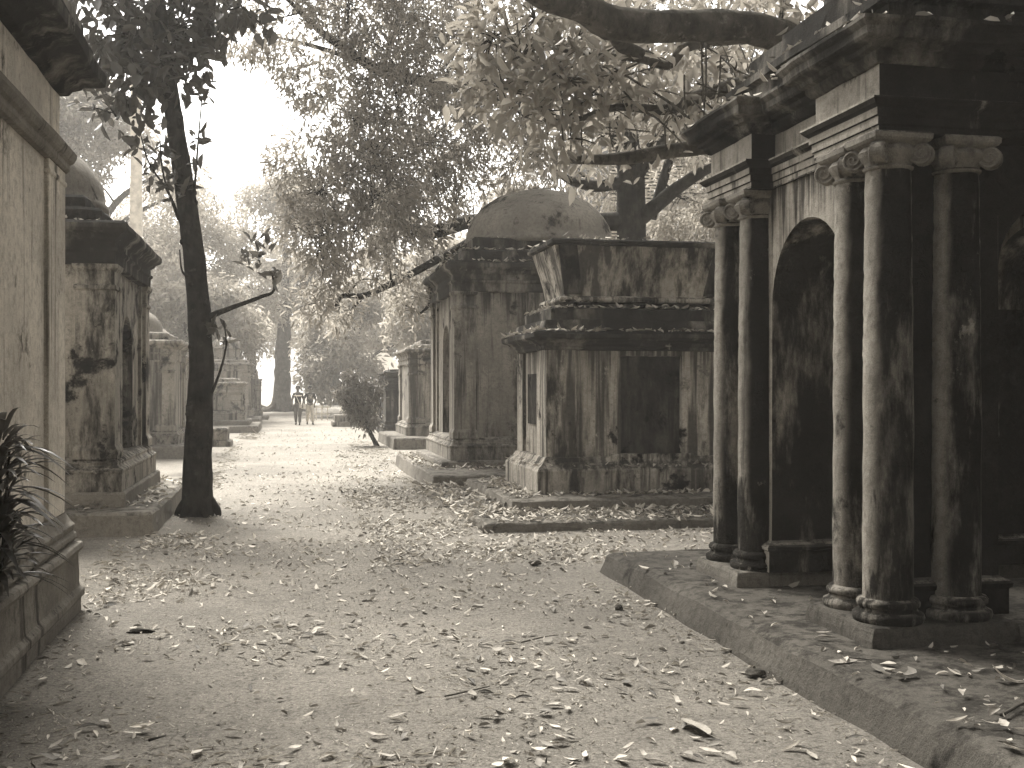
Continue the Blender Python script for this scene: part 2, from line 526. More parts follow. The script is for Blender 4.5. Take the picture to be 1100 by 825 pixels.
# ------------------------------------------------------------------ column, with base and ionic capital, made once
def make_column(parent, z0=.32, zc=3.10, zt=3.29, r=.152):
    o = Vector(parent.location)
    col = bpy.data.objects.new('column', None)
    m = MB()
    n = 60
    prof = [(r, z0 + .12)] + [(r * (1 - .1 * (k / n) ** 1.6), z0 + .13 + (zc - z0 - .13) * k / n) for k in range(n + 1)]
    m.lathe(o.x, o.y, prof, 56, .007)
    m.v = [(x + .005 * noise.noise(Vector((x * 26, y * 26, z * 26))) * (z > 1.9), y + .005 * noise.noise(Vector((x * 26 + 9, y * 26, z * 26))) * (z > 1.9), z) for (x, y, z) in m.v]
    sh = m.build('column', M['column'], parent, True)
    m = MB()
    m.lathe(o.x, o.y, [(r * 1.22, z0 - .02), (r * 1.36, z0 + .0), (r * 1.42, z0 + .025), (r * 1.38, z0 + .05), (r * 1.2, z0 + .062), (r * 1.13, z0 + .075), (r * 1.15, z0 + .085), (r * 1.24, z0 + .095), (r * 1.26, z0 + .115), (r * 1.18, z0 + .135), (r * .95, z0 + .145)], 36, .006)
    b = m.build('column_base', M['column'], sh, True)
    m = MB()
    rt = r * .9
    m.lathe(o.x, o.y, [(rt * .98, zc - .03), (rt * 1.1, zc - .02), (rt * 1.13, zc - .008), (rt * 1.02, zc + .003), (rt * 1.06, zc + .02), (rt * 1.25, zc + .06), (rt * 1.33, zc + .085), (rt * 1.2, zc + .11), (rt * 1.1, zc + .13)], 30, .006)
    w = rt * 1.30
    m.ring(o.x - w, o.x + w, o.y - w, o.y + w, [(-.03, zc + .12), (0, zc + .135), (.012, zc + .15), (.015, zt - .012), (.0, zt)], .1, .004)
    for k in range(4):
        a = math.pi / 4 + k * math.pi / 2
        dx, dy = math.cos(a), math.sin(a)
        tx, ty = -dy, dx
        cz = zc + .063
        c0 = rt * 1.52
        hw = .033
        # scroll drum
        vs, fs = [], []
        N = 20
        for s_ in (-hw, hw):
            for i in range(N):
                b_ = 2 * math.pi * i / N
                q = .063
                vs.append((o.x + dx * (c0 + q * math.cos(b_)) + tx * s_, o.y + dy * (c0 + q * math.cos(b_)) + ty * s_, cz + q * math.sin(b_)))
        for i in range(N):
            j = (i + 1) % N
            fs.append((i, j, N + j, N + i))
        fs += [tuple(range(N))[::-1], tuple(range(N, 2 * N))]
        m.add(vs, fs)
        for s_ in (-hw, hw):      # raised spiral on each face of the scroll
            P, RR = [], []
            for i in range(34):
                u = i / 33
                q = .070 * (1 - u) + .008
                b_ = math.pi / 2 + math.copysign(1, 1) * u * 2.3 * 2 * math.pi
                P.append((o.x + dx * (c0 + q * math.cos(b_)) + tx * s_ * 1.1, o.y + dy * (c0 + q * math.cos(b_)) + ty * s_ * 1.1, cz + q * math.sin(b_)))
                RR.append(.011 * (1 - .45 * u))
            m.tube(P, RR, 6, 1)
        m.tube([(o.x + dx * rt * .6, o.y + dy * rt * .6, zc + .115), (o.x + dx * rt * 1.2, o.y + dy * rt * 1.2, zc + .125), (o.x + dx * c0, o.y + dy * c0, zc + .118)], [.03, .028, .02], 8)
    c = m.build('capital', M['capital'], sh, False)
    return sh, b, c


def place_column(src, parent, lx, ly, first):
    sh, b, c = src
    if first:
        sh.location = (lx, ly, 0); return
    s2 = sh.copy(); COL.objects.link(s2); s2.parent = parent; s2.location = (lx, ly, 0)
    for q in (b, c):
        q2 = q.copy(); COL.objects.link(q2); q2.parent = s2


# ------------------------------------------------------------------ near right tomb: open pavilion on four piers
NX, NY = 4.88, 7.655
t = empty('tomb', (NX, NY, 0), 'dark tomb pavilion with ionic columns and open arches, nearest on the right', 'tomb', 'tombs along the path')
m = MB(); m.ring(2.95, 9.4, 2.2, 10.35, [(.06, -.06), (.04, .02), (.015, .10), (-.01, .165), (-.06, .195), (-.14, .2)], .16, .02, seed=4)
m.build('platform', M['platform'], t)
m = MB()
for sx in (-1, 1):
    for sy in (-1, 1):
        xa, xb = sorted((NX + sx * 1.47, NX + sx * .50)); ya, yb = sorted((NY + sy * 1.47, NY + sy * .60))
        m = MB(); m.ring(xa, xb, ya, yb, [(.012, .19), (.008, .24), (0, .29), (-.012, .318), (-.05, .32)], .2, .012)
        pad = m.build('pedestal', M['kerb'] if sx < 0 and sy > 0 else M['platform'], t, bevel=.008)
        if sx < 0 and sy > 0: pad['label'] = 'paler pedestal under the far corner columns'
PX_, PA, PB = .45, .60, 1.185     # pier inner and outer faces from the centre
mw = MB()
for sx in (-1, 1):
    for sy in (-1, 1):
        xa, xb = sorted((NX + sx * PB, NX + sx * PX_)); ya, yb = sorted((NY + sy * PB, NY + sy * PA))
        m = MB()
        m.ring(xa, xb, ya, yb, [(.045, .318), (.045, .48), (.06, .49), (.065, .515), (.05, .53), (.02, .545), (0, .56)] + [(0, .56 + k * (3.30 - .56) / 7) for k in range(1, 8)], .35, .005)
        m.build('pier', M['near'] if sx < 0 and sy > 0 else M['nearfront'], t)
for sd in ('-x', '+x', '-y', '+y'):
    m = MB(); m.arch(NX, NY, sd, PB - .003, PA + .05, PA if sd[1] == 'x' else PX_, 2.38 if sd[1] == 'x' else 2.5, 3.30)
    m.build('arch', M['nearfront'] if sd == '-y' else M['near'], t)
first = True
csrc = make_column(t)
for sx in (-1, 1):
    for sy in (-1, 1):
        for (lx, ly) in ((1.25, 1.25), (1.22, .80), (.77, 1.22)):
            place_column(csrc, t, sx * lx, sy * ly, first); first = False
ARC = [(0, 3.28), (0, 3.325), (.012, 3.33), (.012, 3.38), (.026, 3.385), (.026, 3.43), (.05, 3.45), (.07, 3.475), (.07, 3.488), (.0, 3.492)]
CRN = [(-.02, 3.69), (.02, 3.70), (.04, 3.725), (.05, 3.74), (.05, 3.765), (.09, 3.775), (.10, 3.80), (.155, 3.815), (.165, 3.83), (.17, 3.875), (.185, 3.89), (.2, 3.91), (.2, 3.93), (.02, 3.945)]
m = MB(); m.ring(NX - PB, NX + PB, NY - PB, NY + PB, [(.02 + o, z + .002) for o, z in ARC], .3, .004)
for sx in (-1, 1):
    for sy in (-1, 1):
        xa, xb = sorted((NX + sx * 1.39, NX + sx * .50)); ya, yb = sorted((NY + sy * 1.39, NY + sy * .53))
        m.ring(xa, xb, ya, yb, ARC, .25, .004)
m.build('architrave', M['nearfront'], t, bevel=.003)
m = MB(); m.ring(NX - PB, NX + PB, NY - PB, NY + PB, [(.0, 3.485), (.0, 3.6), (.0, 3.72)], .3, .004)
for sx in (-1, 1):
    for sy in (-1, 1):
        xa, xb = sorted((NX + sx * 1.38, NX + sx * .51)); ya, yb = sorted((NY + sy * 1.38, NY + sy * .54))
        m.ring(xa, xb, ya, yb, [(0, 3.486), (0, 3.6), (0, 3.71)], .25, .004)
m.build('frieze', M['nearfront'], t)
m = MB(); m.ring(NX - PB, NX + PB, NY - PB, NY + PB, [(o + .01, z + .003) for o, z in CRN], .2, .012)
for sx in (-1, 1):
    for sy in (-1, 1):
        xa, xb = sorted((NX + sx * 1.38, NX + sx * .51)); ya, yb = sorted((NY + sy * 1.38, NY + sy * .54))
        m.ring(xa, xb, ya, yb, CRN, .16, .016)
m.build('cornice', M['cornice'], t)
m = MB(); m.ring(NX - 1.24, NX + 1.24, NY - 1.24, NY + 1.24, [(.0, 3.93), (0, 4.12), (.05, 4.14), (.05, 4.2), (-.1, 4.22), (-.1, 4.42), (-.3, 4.45), (-.3, 4.6), (-.5, 4.62)], .3, .015)
m.lathe(NX, NY, [(.95 * math.cos(k * .13), 4.6 + .8 * math.sin(k * .13)) for k in range(12)], 30, .02)
m.build('roof', M['cornice'], t)


# ------------------------------------------------------------------ general walled tomb
def tomb(label, cx, cy, hx, hy, zb, platform=None, plinth=.45, top=3.3, corn=.45, over=.2, arches=(), ar=.5, mats=('far', 'far', 'cornice', 'dome'), roof='dome', rr=1.4, rh=1., pil=.42, steps=2, step_h=.25, bays=(), jit=.008, pz=None):
    t = empty('tomb', (cx, cy, 0), label, 'tomb', 'tombs along the path')
    wm, pm, cm, dm = (M[k] for k in mats)
    if platform:
        x0, x1, y0, y1, h = platform
        m = MB(); m.ring(x0, x1, y0, y1, [(.03, -.06), (.012, h * .4), (0, h - .03), (-.03, h), (-.06, h)], .25, .02); m.build('platform', M['kerb'], t)
    zp = zb + plinth
    m = MB(); m.ring(cx - hx, cx + hx, cy - hy, cy + hy, [(.14, zb - .05), (.14, zb + plinth * .55), (.15, zb + plinth * .6), (.15, zb + plinth * .66), (.11, zb + plinth * .72), (.085, zb + plinth * .8), (.09, zb + plinth * .88), (.03, zp), (-.05, zp + .02)], .3, .008)
    m.build('plinth', wm, t, bevel=.006)
    inner = min(hx, hy) - .55
    m = MB()
    if arches:
        for sx in (-1, 1):
            for sy in (-1, 1):
                xa, xb = sorted((cx + sx * hx, cx + sx * (hx - .6))); ya, yb = sorted((cy + sy * hy, cy + sy * (hy - .6)))
                m.box(xa, xb, ya, yb, zp - .02, top, .4, .005)
        for sd in ('-x', '+x', '-y', '+y'):
            o, u = (hx, hy) if sd[1] == 'x' else (hy, hx)
            def side_box(u0, u1, o0, o1, z0, z1):
                if sd == '-x': m.box(cx - o0, cx - o1, cy + u0, cy + u1, z0, z1, .5, .003)
                elif sd == '+x': m.box(cx + o1, cx + o0, cy + u0, cy + u1, z0, z1, .5, .003)
                elif sd == '-y': m.box(cx + u0, cx + u1, cy - o0, cy - o1, z0, z1, .5, .003)
                else: m.box(cx + u0, cx + u1, cy + o1, cy + o0, z0, z1, .5, .003)
            if sd in arches:
                zs = top - .55 - ar
                side_box(-u + .597, -ar, o - .04, o - .5, zp - .02, top)
                side_box(ar, u - .597, o - .04, o - .5, zp - .02, top)
                m.arch(cx, cy, sd, o - .042, o - .5, ar, zs, top - .002)
            else:
                side_box(-u + .597, u - .597, o - .04, o - .4, zp - .02, top)
        m.box(cx - hx + .2, cx + hx - .2, cy - hy + .2, cy + hy - .2, top - .1, top + .1, 1, 0)
    else:
        m.box(cx - hx, cx + hx, cy - hy, cy + hy, zp - .02, top, .4, .005)
    m.build('wall', wm, t)
    # pilasters at the corners, on both faces
    for sx in (-1, 1):
        for sy in (-1, 1):
            xa, xb = sorted((cx + sx * (hx + .05), cx + sx * (hx - pil))); ya, yb = sorted((cy + sy * (hy + .05), cy + sy * (hy - pil)))
            m = MB(); m.ring(xa, xb, ya, yb, [(.035, zp - .01), (.035, zp + .1), (.015, zp + .14), (0, zp + .17), (0, zp + .9), (0, (zp + top) / 2), (0, top - .34), (.02, top - .32), (.02, top - .28), (0, top - .26), (0, top - .1), (.03, top - .06), (.04, top - .01)], .3, .005)
            m.build('pilaster', pm, t, bevel=.006)
    for (sd, u0, u1) in bays:
        m = MB()
        prof = [(.03, zp - .01), (.03, zp + .1), (0, zp + .16), (0, (zp + top) / 2), (0, top - .02)]
        if sd == '-y': m.ring(cx + u0, cx + u1, cy - hy - .09, cy - hy + .1, prof, .4, .004)
        if sd == '-x': m.ring(cx - hx - .09, cx - hx + .1, cy + u0, cy + u1, prof, .4, .004)
        m.build('bay', wm, t, bevel=.006)
    c = corn
    m = MB(); m.ring(cx - hx, cx + hx, cy - hy, cy + hy, [(.04, top - .02), (.06, top), (.06, top + c * .25), (.09, top + c * .3), (.09, top + c * .36), (.06, top + c * .38), (.06, top + c * .55), (over * .5, top + c * .62), (over * .62, top + c * .7), (over * .9, top + c * .76), (over, top + c * .82), (over, top + c * .93), (over * .8, top + c), (-.1, top + c + .02)], .25, .012)
    m.build('cornice', cm, t)
    z = top + c
    if roof in ('dome', 'steps', 'cupola'):
        for k in range(steps):
            m = MB(); o = -.12 - .25 * k
            m.ring(cx - hx, cx + hx, cy - hy, cy + hy, [(o, z - .01), (o, z + step_h - .04), (o - .04, z + step_h), (o - .3, z + step_h + .02)], .3, .02)
            m.build('roof_step', cm, t); z += step_h
    if roof == 'dome':
        m = MB(); n = 16
        m.lathe(cx, cy, [(rr * 1.03, z - .05), (rr * 1.03, z + .06), (rr, z + .09)] + [(rr * math.cos(k / n * math.pi / 2 * .985), z + .09 + rh * math.sin(k / n * math.pi / 2)) for k in range(1, n)] + [(rr * .09, z + .1 + rh * 1.0), (rr * .05, z + .13 + rh)], 44, .03)
        m.build('dome', dm, t, True)
    if roof == 'cupola':
        m = MB(); m.lathe(cx, cy, [(rr * 1.05, z), (rr * 1.05, z + .12), (rr * .9, z + .14), (rr * .9, z + rh * .5), (rr * 1.1, z + rh * .52), (rr * 1.12, z + rh * .58), (rr, z + rh * .6)] + [(rr * math.cos(k * .15), z + rh * .6 + rr * .75 * math.sin(k * .15)) for k in range(1, 10)] + [(.05, z + rh * .6 + rr * .8), (.03, z + rh * .6 + rr)], 20, .01)
        m.build('cupola', dm, t)
    if roof == 'finials':
        m = MB(); m.ring(cx - hx, cx + hx, cy - hy, cy + hy, [(-.1, z - .01), (-.1, z + .15), (-.3, z + .18)], .3, .01); m.build('roof_step', cm, t)
        for sx in (-1, 1):
            for sy in (-1, 1):
                m = MB(); m.lathe(cx + sx * (hx - .2), cy + sy * (hy - .2), [(.08, z + .1), (.1, z + .2), (.05, z + .25), (.1, z + .35), (.06, z + .45), (.01, z + .55)], 10); m.build('finial', cm, t, True)
    return t, z


LITTER = []    # (x0,x1,y0,y1,z,n,size) ledges that carry fallen leaves


def ledge(cx, cy, hx, hy, w0, w1, z, n, size=.10):
    """leaves lying on a rectangular ring ledge between outsets w0 < w1"""
    LITTER.append(('ring', cx, cy, hx, hy, w0, w1, z, n, size))


# domed tomb, right
D1, zt = tomb('tomb with a leaf strewn round dome, on the right behind the sarcophagus tomb', 5.08, 22.8, 1.96, 1.72, .38, (2.42, 8.2, 19.0, 25.6, .26), .42, 3.56, .55, .2, ('-x', '+x'), .46, ('domed', 'domed', 'cornice', 'dome'), 'dome', 1.50, 1.07, .36, 2, .26, bays=(('-y', -.62, .62),))
m = MB(); m.ring(5.08 - 1.96, 5.08 + 1.96, 22.8 - 1.72, 22.8 + 1.72, [(.35, .2), (.34, .36), (.31, .385), (.2, .39)], .3, .012); m.build('base_step', M['kerb'], D1)
ledge(5.08, 22.8, 1.96, 1.72, -.34, -.12, 4.37, 260); ledge(5.08, 22.8, 1.96, 1.72, -.1, .16, 4.125, 200); ledge(5.08, 22.8, 1.96, 1.72, -1.0, -.42, 4.63, 160)
ledge(5.08, 22.8, 2.1, 2.1, -.1, .55, .27, 700)

# sarcophagus tomb, right
SX, SY = 5.14, 16.6
sxh, syh = 1.56, 1.02
t = empty('tomb', (SX, SY, 0), 'sarcophagus tomb with a flared stone tub on a streaked body, on the right', 'tomb', 'tombs along the path')
m = MB(); m.ring(2.36, 8.4, 13.5, 18.75, [(.03, -.06), (.02, .05), (0, .09), (-.03, .105), (-.2, .11)], .14, .05, seed=2); m.build('platform', M['brick'], t)
m = MB(); m.ring(2.92, 7.6, 14.72, 18.55, [(.02, .09), (.01, .17), (0, .235), (-.03, .25), (-.2, .255)], .14, .03, seed=7); m.build('base_step', M['kerb'], t)
m = MB(); m.ring(SX - sxh, SX + sxh, SY - syh, SY + syh, [(.16, .24), (.16, .40), (.165, .57), (.15, .60), (.13, .62), (.06, .69), (.02, .76), (-.1, .765)], .25, .01); m.build('plinth', M['sarc'], t, bevel=.008)
m = MB()
m.box(SX - sxh + .05, SX + sxh - .05, SY - syh + .18, SY + syh - .05, .74, 2.3, .4, .004)
# framed front: strips leave the dark niche open
yf = SY - syh
for (xa, xb, d_) in ((SX - sxh, SX - sxh + .44, 0), (SX - sxh + .42, SX - .46, .04), (SX + .46, SX + sxh - .42, .04), (SX + sxh - .44, SX + sxh, 0)):
    m.box(xa, xb, yf + d_, yf + .22, .745, 2.295, .25, .006)
m.box(SX - .47, SX + .47, yf + .043, yf + .22, 2.2, 2.292, .3, .004)
for sx in (-1, 1):
    xo = SX + sx * sxh
    for (ya, yb) in ((yf + .22, yf + .62), (SY + syh - .42, SY + syh)):
        xa, xb = sorted((xo, xo - sx * .1)); m.box(xa, xb, ya, yb, .745, 2.295, .25, .005)
m.build('wall', M['sarc'], t)
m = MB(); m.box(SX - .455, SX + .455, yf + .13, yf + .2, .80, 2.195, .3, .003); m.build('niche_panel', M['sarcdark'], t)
m = MB(); m.box(SX - .62, SX + .62, yf - .04, yf + .16, .70, .80, .2, .008); m.build('niche_sill', M['sarc'], t)
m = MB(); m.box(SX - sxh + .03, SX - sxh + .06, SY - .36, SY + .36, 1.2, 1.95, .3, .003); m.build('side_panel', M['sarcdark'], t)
m = MB()
m.ring(SX - sxh, SX + sxh, SY - syh, SY + syh, [(-.02, 2.27), (.03, 2.285), (.035, 2.32), (.06, 2.33), (.065, 2.37), (.10, 2.385), (.12, 2.41), (.19, 2.43), (.21, 2.45), (.215, 2.50), (.16, 2.53), (.1, 2.55)], .2, .012)
m.build('cornice', M['cornice'], t)
n = 0
m = MB(); m.ring(SX - sxh, SX + sxh, SY - syh, SY + syh, [(.08, 2.53), (.03, 2.62), (.0, 2.70), (-.02, 2.705), (-.10, 2.71), (-.10, 2.86), (-.13, 2.88), (-.3, 2.885)], .25, .015); m.build('roof_step', M['cornice'], t)
tx, ty = 1.23, .62     # tub foot half sizes
for sx in (-1, 1):
    for sy in (-1, 1):
        m = MB(); x = SX + sx * (tx - .12); y = SY + sy * (ty - .12)
        m.lathe(x, y, [(.16, 2.87), (.17, 2.91), (.12, 2.94), (.13, 2.97), (.19, 3.0), (.19, 3.02)], 14, .01); m.build('foot', M['cornice'], t, True)
m = MB(); m.ring(SX - tx, SX + tx, SY - ty, SY + ty, [(.0, 2.985), (.04, 2.99), (.055, 3.02), (.04, 3.06), (.0, 3.075), (-.03, 3.08), (-.03, 3.09), (.0, 3.25), (.05, 3.45), (.11, 3.65), (.15, 3.80)], .25, .008); m.build('tub', M['sarc'], t, bevel=.008)
for sx in (-1, 1):    # raised borders on the long side of the tub
    for (ua, ub) in ((1.20, .93), (.0, .0)):
        if ua:
            vs = []
            for z, o in ((3.1, -.02), (3.79, .155)):
                k = (z - 3.1) / .69
                for u in (ua, ub):
                    vs.append((SX + sx * (u + .12 * k), SY - ty - o - .022, z)); vs.append((SX + sx * (u + .12 * k), SY - ty - o + .05, z))
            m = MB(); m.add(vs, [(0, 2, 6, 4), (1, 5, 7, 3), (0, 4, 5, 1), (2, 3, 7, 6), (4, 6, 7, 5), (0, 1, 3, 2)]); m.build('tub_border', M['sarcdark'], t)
m = MB(); m.ring(SX - tx, SX + tx, SY - ty, SY + ty, [(.13, 3.79), (.19, 3.80), (.21, 3.82), (.21, 3.86), (.18, 3.885), (-.1, 3.90)], .25, .01); m.build('lid', M['cornice'], t)
ledge(NX, NY, 1.38, 1.38, .02, .19, 3.945, 220, .09); ledge(NX, NY, 1.24, 1.24, -.06, .04, 4.21, 90, .08)
ledge(SX, SY, sxh, syh, -.02, .19, 2.54, 480); ledge(SX, SY, sxh, syh, -.32, -.12, 2.89, 260); ledge(SX, SY, tx, ty, -.2, .18, 3.90, 160, .08)
ledge(SX, SY, sxh + .1, syh + .1, .08, .45, .26, 700); ledge(SX, SY, sxh + .35, syh + .4, .3, 1.1, .12, 1500); ledge(SX, SY, sxh, syh, .04, .15, .63, 160, .07)

# small tomb further along on the right
T4, zt = tomb('small square tomb with a flat leaf strewn roof, just behind the round bush', 5.1, 35.2, 1.5, 1.5, .3, (2.95, 8, 31.9, 37.4, .31), .4, 2.45, .45, .18, (), .4, ('far', 'far', 'far', 'far'), 'steps', steps=2, step_h=.14, bays=(('-y', -.5, .5),))
ledge(5.1, 35.2, 1.5, 1.5, -.6, .1, 2.93, 160)
tomb('dark square tomb block half hidden behind the small flat roofed tomb on the right', 5.2, 42.6, 1.65, 1.5, .1, None, .3, 2.0, .3, .1, (), .4, ('neardark', 'neardark', 'cornice', 'cornice'), 'steps', steps=1, step_h=.1)

# second left tomb with dome and side arch
L2, zt = tomb('mouldy domed tomb with a dark side arch, on the left beside the slender tree', -3.92, 16.74, 1.76, 1.78, .44, (-6.2, -1.56, 14.05, 20.4, .26), .42, 3.30, .52, .22, ('+x', '-x'), .50, ('left2', 'left2', 'cornice', 'dome'), 'dome', 1.42, 1.0, .42, 2, .2)
m = MB(); m.ring(-3.92 - 1.76, -3.92 + 1.76, 16.74 - 1.78, 16.74 + 1.78, [(.2, .2), (.19, .42), (.17, .445), (.1, .45)], .3, .012); m.build('base_step', M['kerb'], L2)
ledge(-3.92, 16.74, 1.76, 1.78, .22, .6, .27, 240); ledge(-3.92, 16.74, 1.76, 1.78, -.3, .15, 3.84, 120)

# further left tombs
tomb('weathered tomb with broad cornice corner, third along on the left', -4.35, 31.6, 1.5, 1.6, .3, (-6.5, -2.3, 28.9, 34, .3), .35, 2.45, .5, .28, (), .4, ('far', 'far', 'far', 'dome'), 'dome', 1.1, .7, .4, 1, .2)
tomb('weathered tomb half hidden by the slender tree trunk, fourth along on the left', -4.75, 38.6, 1.6, 1.5, .15, (-7, -2.2, 36.2, 41, .2), .4, 2.3, .45, .2, ('+x',), .4, ('far', 'far', 'far', 'dome'), 'dome', 1.2, .8, .4, 1, .2)
F5, zt = tomb('low tomb on two broad steps seen just right of the slender tree trunk', -2.75, 47.6, .98, 1.1, .45, (-5.2, -1.08, 44.7, 50.2, .26), .4, 1.55, .4, .2, (), .3, ('far', 'far', 'far', 'far'), 'steps', steps=1, step_h=.15)
m = MB(); m.ring(-5.0, -1.45, 45.5, 49.6, [(.0, .2), (0, .42), (-.03, .45), (-.1, .455)], .3, .015); m.build('base_step', M['kerb'], F5)
tomb('pale tomb topped by a small round cupola in the haze on the left', -2.75, 54.4, 1.1, 1.4, .5, (-5, -1.2, 52, 57, .35), .3, 2.5, .35, .15, ('+x',), .3, ('far', 'far', 'far', 'far'), 'cupola', .68, 1.0, .3, 1, .15)
tomb('hazy grey pedestal tomb with small corner finials, farthest on the left', -2.2, 64.2, .75, .8, .2, (-3.4, -1.0, 62.5, 66, .2), .4, 1.9, .3, .12, (), .3, ('domed', 'domed', 'domed', 'domed'), 'finials', pil=.2)
# obelisk far left
t = empty('obelisk', (-6.5, 52.3, 0), 'tall pale obelisk rising out of the haze behind the left tombs', 'obelisk')
m = MB(); m.ring(-6.5, -6.5, 52.3, 52.3, [(1.1, -.05), (1.1, .5), (.9, .55), (.9, 1.9), (1.0, 2.0), (1.0, 2.15), (.6, 2.2)], .4, .01); m.build('pedestal', M['far'], t)
m = MB(); m.ring(-6.5, -6.5, 52.3, 52.3, [(.36, 2.18), (.27, 6), (.25, 9), (.2, 15.6), (.0, 16.3)], .4, .006); m.build('shaft', M['roofpale'], t)
# low grave slab by the trunk
t = empty('grave_slab', (-2.15, 35.3, 0), 'small stone grave block low beside the path, right of the slender trunk', 'grave')
m = MB(); m.ring(-2.6, -1.72, 34.7, 35.9, [(.1, -.05), (.1, .14), (.02, .16), (0, .17), (0, .5), (-.05, .54), (-.15, .55)], .25, .012); m.build('block', M['far'], t)
# ruin of a low kerb right of the path beyond the bush
t = empty('grave_slab', (2.9, 52.0, 0), 'low pale grave slab in the haze on the right, behind the walking pair', 'grave')
m = MB(); m.ring(2.0, 3.8, 51, 53, [(.0, -.05), (0, .2), (-.1, .24), (-.1, .5), (-.2, .52)], .3, .02); m.build('block', M['far'], t)
# railing
t = empty('railing', (1.55, 61, 0), 'short white wooden railing in the haze behind the walking pair', 'railing')
m = MB()
for k in range(4): m.box(1.2 + k * .3, 1.26 + k * .3, 60.97, 61.03, -.03, .8, 1, 0)
m.build('post', M['roofpale'], t)
m = MB(); m.box(1.1, 2.25, 60.94, 60.968, .66, .74, 1, 0); m.box(1.1, 2.25, 60.94, 60.968, .3, .38, 1, 0); m.build('rail', M['roofpale'], t)

# buildings behind the trees
t = empty('building', (17.5, 42, 0), 'tall building with a pale louvred wall behind the trees on the right', 'building')
m = MB(); m.box(11.4, 24, 39.6, 46, -.05, 11.5, 2, 0); m.build('wall', M['gap'], t)
m = MB()
for k in range(84):
    z = 1.2 + k * .12
    m.add([(11.4, 39.42, z), (24, 39.42, z), (24, 39.5, z + .07), (11.4, 39.5, z + .07), (11.4, 39.44, z - .012), (24, 39.44, z - .012), (24, 39.52, z + .058), (11.4, 39.52, z + .058)],
          [(0, 1, 2, 3), (7, 6, 5, 4), (0, 4, 5, 1), (3, 2, 6, 7), (0, 3, 7, 4), (1, 5, 6, 2)])
m.build('louvre', M['slat'], t)
m = MB()
for x in (11.4, 14.3, 16.8, 20.4, 23.9): m.box(x - .06, x + .06, 39.36, 39.41, 0, 11.4, 2, 0)
m.build('mullion', M['wallfar'], t)
m = MB(); m.ring(11.2, 24.2, 39.2, 46.2, [(0, 11.5), (0, 11.7), (-.2, 11.75)], 2, 0); m.build('roof', M['wallfar'], t)
t = empty('house', (5.2, 78, 0), 'low pale house with a sloping roof in the haze, right of the path end', 'house')
m = MB(); m.box(3.7, 7.6, 75.6, 81, -.05, 2.6, 1, 0); m.build('wall', M['roofpale'], t)
m = MB(); m.add([(3.4, 75.2, 2.6), (7.9, 75.2, 2.6), (7.9, 81.4, 2.6), (3.4, 81.4, 2.6), (4.6, 77.5, 4.1), (6.7, 77.5, 4.1), (6.7, 79, 4.1), (4.6, 79, 4.1)], [(3, 2, 1, 0), (0, 1, 5, 4), (1, 2, 6, 5), (2, 3, 7, 6), (3, 0, 4, 7), (4, 5, 6, 7)]); m.build('roof', M['slat'], t)
m = MB(); m.box(4.6, 5.3, 75.55, 75.597, .9, 1.9, 1, 0); m.build('window', M['gap'], t)


# ------------------------------------------------------------------ trees
def leaves_at(pts, per, size, droop_dir=.5, spread=.25, ratio=.34, out_c=None, fold=.2, droop=.3):
    pts = np.asarray(pts)
    n = len(pts) * per
    B = np.repeat(pts, per, 0)
    if out_c is not None:
        O = unit(B - np.repeat(np.asarray(out_c), per, 0))
    else:
        O = np.zeros_like(B)
    D = RNG.normal(0, 1, (n, 3)) * .75 + O * .6
    D[:, 2] -= droop_dir
    D = unit(D)
    N = RNG.normal(0, .6, (n, 3)); N[:, 2] += 1
    L = size * RNG.uniform(.6, 1.25, n)
    P = B + RNG.normal(0, 1, (n, 3)) * (spread * .5)
    return leaf_arrays(P, D, unit(N), L, L * ratio * RNG.uniform(.8, 1.2, n), fold, droop)


def in_ball(c, r, n, shell=.55):
    d = unit(RNG.normal(0, 1, (n, 3)))
    k = (RNG.uniform(shell ** 3, 1, n) ** (1 / 3))[:, None]
    return np.array(c) + d * k * np.array(r)


